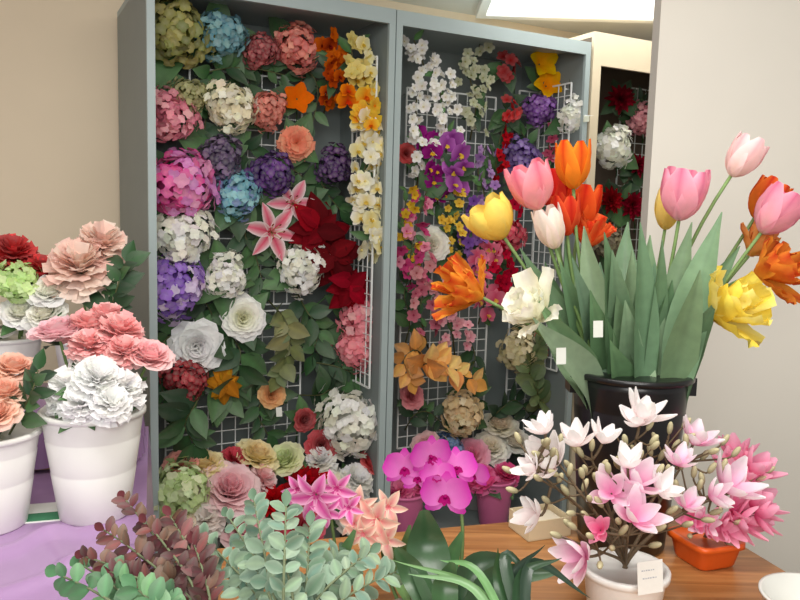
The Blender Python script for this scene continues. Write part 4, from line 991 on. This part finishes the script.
# ------------------------------------------------------------------ front plants
def pot(x, y, r, h, col, label):
    o = V((x, y, DZ+.001))
    bucket('flower_pot', label, 'pot', o, r, r*.8, h, col, PLAST)
    return o
def stems(kindname, label_fn, po, ends, L, Wd, cols, n, prof, group, y0, mat=None, stem=c(110, 120, 90), pair=True, edge=None):
    for i, (ex, ey, w) in enumerate(ends):
        base = V(po)+V((random.uniform(-.02, .02), random.uniform(-.02, .02), .014))
        e = atY(ex, ey, y0+random.uniform(-.09, .09))
        if e.z < po.z+.1: e.z = po.z+.1
        mid = V((base.x+(e.x-base.x)*.35, base.y+(e.y-base.y)*.35, base.z+(e.z-base.z)*.55+.01))
        m2 = base.lerp(e, .72)+V((0, 0, .02))
        foliage(kindname, label_fn+', '+w, None, L*random.uniform(.8, 1.2), Wd, cols, n, P=[base, mid, m2, e], nrm=V((random.uniform(-.4, .4), -1, .45)).normalized(), group=group, prof=prof, mat=mat, stem=stem, pair=pair, start=.25, sr=.0025, edge=edge)
EU = [c(100, 128, 104), c(124, 150, 124), c(82, 112, 92), c(136, 160, 130), c(92, 124, 108)]
pe = pot(-.14, .98, .048, .045, c(130, 132, 130), 'small grey pot under the grey-green eucalyptus')
stems('eucalyptus_stem', 'grey-green eucalyptus stem', pe, [(200, 536, 'leftmost tip'), (228, 516, 'second tip from left'), (254, 500, 'tip below the light pink rose'), (286, 506, 'tallest tip'), (310, 526, 'tip just left of the pink orchid'), (282, 550, 'short one in the centre'), (340, 556, 'tip below the peach lilies'), (206, 580, 'lowest at left'), (396, 572, 'rightmost low tip'), (316, 574, 'low one right of centre'), (252, 564, 'low one left of centre'), (240, 590, 'lowest left of centre'), (350, 588, 'lowest right of centre'), (290, 592, 'lowest in the centre'), (370, 552, 'tip right of centre')],
      .034, .022, EU, 8, 'oval', 'grey-green eucalyptus stems', 1.12, edge=c(140, 164, 142))
BU = [c(98, 44, 50), c(118, 62, 62), c(80, 34, 42), c(108, 76, 60)]
pb = pot(-.25, 1.03, .048, .045, c(120, 110, 104), 'small brown pot under the burgundy leaves')
stems('burgundy_leaf_stem', 'burgundy leaf stem', pb, [(84, 556, 'leftmost'), (104, 530, 'second from left'), (124, 498, 'tallest'), (146, 522, 'centre'), (170, 516, 'right of centre'), (194, 544, 'rightmost'), (138, 556, 'short one in front'), (166, 562, 'short one at right'), (110, 572, 'short one at left'), (186, 580, 'lowest at right')],
      .032, .02, BU, 9, 'oval', 'burgundy leaf stems', 1.16)
pg = pot(-.225, .9, .045, .045, c(120, 110, 104), 'small pot under the green leaves at the bottom left')
GL = [c(86, 132, 92), c(106, 150, 106), c(70, 114, 76)]
stems('green_leaf_stem', 'soft green leaf stem at the bottom left', pg, [(58, 574, 'leftmost'), (80, 582, 'second'), (108, 580, 'third, under the burgundy leaves'), (136, 588, 'fourth'), (162, 592, 'rightmost')], .04, .027, GL, 7, 'oval', 'soft green leaf stems', 1.04)

def orchid(label, po, pts, blooms, leaves, cols, kind='phal', stemc=c(96, 120, 70), name='orchid'):
    base = V(po)+V((0, 0, .014))
    P = [base]+[atY(x, y, yy) for x, y, yy in pts]; path = smooth_path(P, 7)
    t = thing(name, label, 'flower', base, 'orchids and lilies at the front of the desk')
    m = MB(); tube(m, path, .0035, .0022, stemc)
    it = []
    for x, y, yy, d in blooms:
        p = atY(x, y, yy); n = (V((random.uniform(-.5, .5), -1, random.uniform(-.15, .4)))).normalized(); it.append((p, n, d))
        a = min(path[5:], key=lambda q: (q-p).length); e = p-n*.012
        tube(m, bez(a, a.lerp(e, .5)+V((0, 0, .01)), e-n*.01, e, 6), .0018, .0016, stemc)
    m.build('stem', STEM, t)
    for p, n, d in it:
        m = MB(); bloom(m, kind, p, n, d/2*mpx(p), cols); o_ = m.build('blossom', PET, t)
    for (bx_, by_, tx, ty, yy, w, col) in leaves:
        a = V((base.x, base.y, po.z+.05)); e = atY(tx, ty, yy); mdl = atY(bx_, by_, yy)
        m = MB(); ribbon(m, smooth_path([a, mdl, e], 8), w, V((random.uniform(-.25, .25), -1, .5)).normalized(), col, lerp(col, (.3, .4, .25), .12), 'oval', .3, 7, tuple(x*1.3 for x in col))
        m.build('leaf', GLOSSLEAF, t)
    return t
DG = c(42, 74, 44)
po1 = pot(.085, 1.0, .046, .045, c(96, 80, 70), 'small dark pot under the magenta orchid')
orchid('magenta moth orchid arching over the front of the desk', po1, [(460, 580, 1.14), (462, 520, 1.18), (450, 470, 1.2), (425, 452, 1.2), (396, 462, 1.2)],
       [(404, 468, 1.18, 42), (430, 456, 1.17, 44), (456, 468, 1.18, 42), (446, 496, 1.15, 50), (474, 474, 1.2, 32), (418, 478, 1.18, 34), (438, 476, 1.16, 36)],
       [(428, 556, 424, 510, 1.13, .066, DG), (416, 580, 396, 548, 1.1, .04, c(48, 82, 48)), (470, 572, 512, 558, 1.12, .042, c(36, 64, 40)), (490, 582, 556, 572, 1.1, .038, DG), (450, 570, 462, 532, 1.12, .026, c(66, 106, 62)), (444, 592, 452, 562, 1.06, .04, c(52, 88, 50))],
       (c(190, 70, 164), c(226, 146, 208), c(150, 14, 100)))
po2 = pot(-.06, 1.07, .042, .045, c(150, 140, 130), 'small pot under the light pink orchid')
orchid('pink spider orchid rising behind the eucalyptus', po2, [(338, 570, 1.18), (332, 525, 1.2), (325, 495, 1.2), (300, 486, 1.2)],
       [(314, 498, 1.17, 50), (336, 490, 1.19, 38), (298, 490, 1.2, 30), (326, 512, 1.18, 32), (348, 508, 1.19, 30)], [(330, 580, 310, 545, 1.19, .035, DG), (340, 570, 355, 530, 1.19, .025, c(90, 130, 80))], (c(190, 50, 130), c(224, 122, 186), c(240, 192, 220)), 'lily')
po3 = pot(.03, 1.1, .042, .045, c(140, 128, 118), 'small pot under the peach lily spray')
orchid('peach pink lily spray left of the magenta orchid', po3, [(386, 570, 1.22), (380, 535, 1.22), (370, 512, 1.22), (356, 500, 1.22)],
       [(374, 522, 1.2, 50), (358, 506, 1.21, 38), (388, 508, 1.22, 36), (384, 540, 1.19, 40), (362, 536, 1.19, 34), (352, 524, 1.2, 28)], [(400, 570, 410, 525, 1.22, .022, c(94, 128, 76)), (395, 570, 396, 540, 1.2, .022, c(104, 140, 84))], (c(230, 130, 152), c(246, 200, 178), c(250, 228, 210)), 'lily', name='lily')
po5 = pot(.19, .96, .046, .045, c(90, 80, 72), 'small dark pot under the strap-leaved plant')
t = thing('strap_leaf_plant', 'dark strap-leaved plant in front of the white magnolia pot', 'plant', V(po5)+V((0, 0, .014)))
for (mx_, my_, tx, ty, yy, w, cl) in [(480, 575, 440, 560, 1.06, .014, c(102, 146, 90)), (505, 560, 530, 572, 1.08, .02, c(44, 68, 48)), (530, 565, 590, 598, 1.06, .018, c(40, 60, 46)), (520, 580, 562, 558, 1.05, .02, c(44, 70, 46)), (475, 590, 408, 574, 1.04, .014, c(116, 156, 106)), (500, 590, 498, 548, 1.06, .018, c(50, 82, 50)), (510, 585, 545, 545, 1.06, .016, c(36, 54, 42)), (478, 590, 392, 560, 1.05, .012, c(112, 152, 98))]:
    a = V(po5)+V((random.uniform(-.02, .02), 0, .03))
    m = MB(); ribbon(m, smooth_path([a, atY(mx_, my_, yy), atY(tx, ty, yy)], 8), w, V((random.uniform(-.4, .4), -1, .6)).normalized(), cl, cl, 'blade', .3, 5, tuple(x*1.2 for x in cl))
    m.build('leaf', GLOSSLEAF, t)

# ------------------------------------------------------------------ lights
def area(name, loc, target, sx, sy, e, col=(1, 1, 1)):
    l = bpy.data.lights.new(name, 'AREA'); l.shape = 'RECTANGLE'; l.size = sx; l.size_y = sy; l.energy = e; l.color = col
    o = bpy.data.objects.new(name, l); COLL.objects.link(o); o.location = loc
    o.rotation_euler = (V(target)-V(loc)).to_track_quat('-Z', 'Y').to_euler(); return o
area('ceiling_lamp', (.0, .9, ZC-.04), (.0, 1.35, 0), 1.6, .4, 26, (1, .97, .92))
area('ceiling_lamp', (.85, 3.05, ZC-.045), (.85, 3.0, 0), 1.0, .8, 7, (1, .97, .92))
area('front_fill', (.05, -.9, 1.9), (-.15, 2.5, 1.1), 1.7, 1.1, 43, (1, .972, .93))  # fill light added behind the camera, not a window of the room
wd = bpy.data.worlds.new('world'); scene.world = wd; wd.use_nodes = True
bg = wd.node_tree.nodes['Background']; bg.inputs['Color'].default_value = (1, .965, .92, 1); bg.inputs['Strength'].default_value = .4
for ob_ in bpy.data.objects:
    if '_b' in ob_: del ob_['_b']
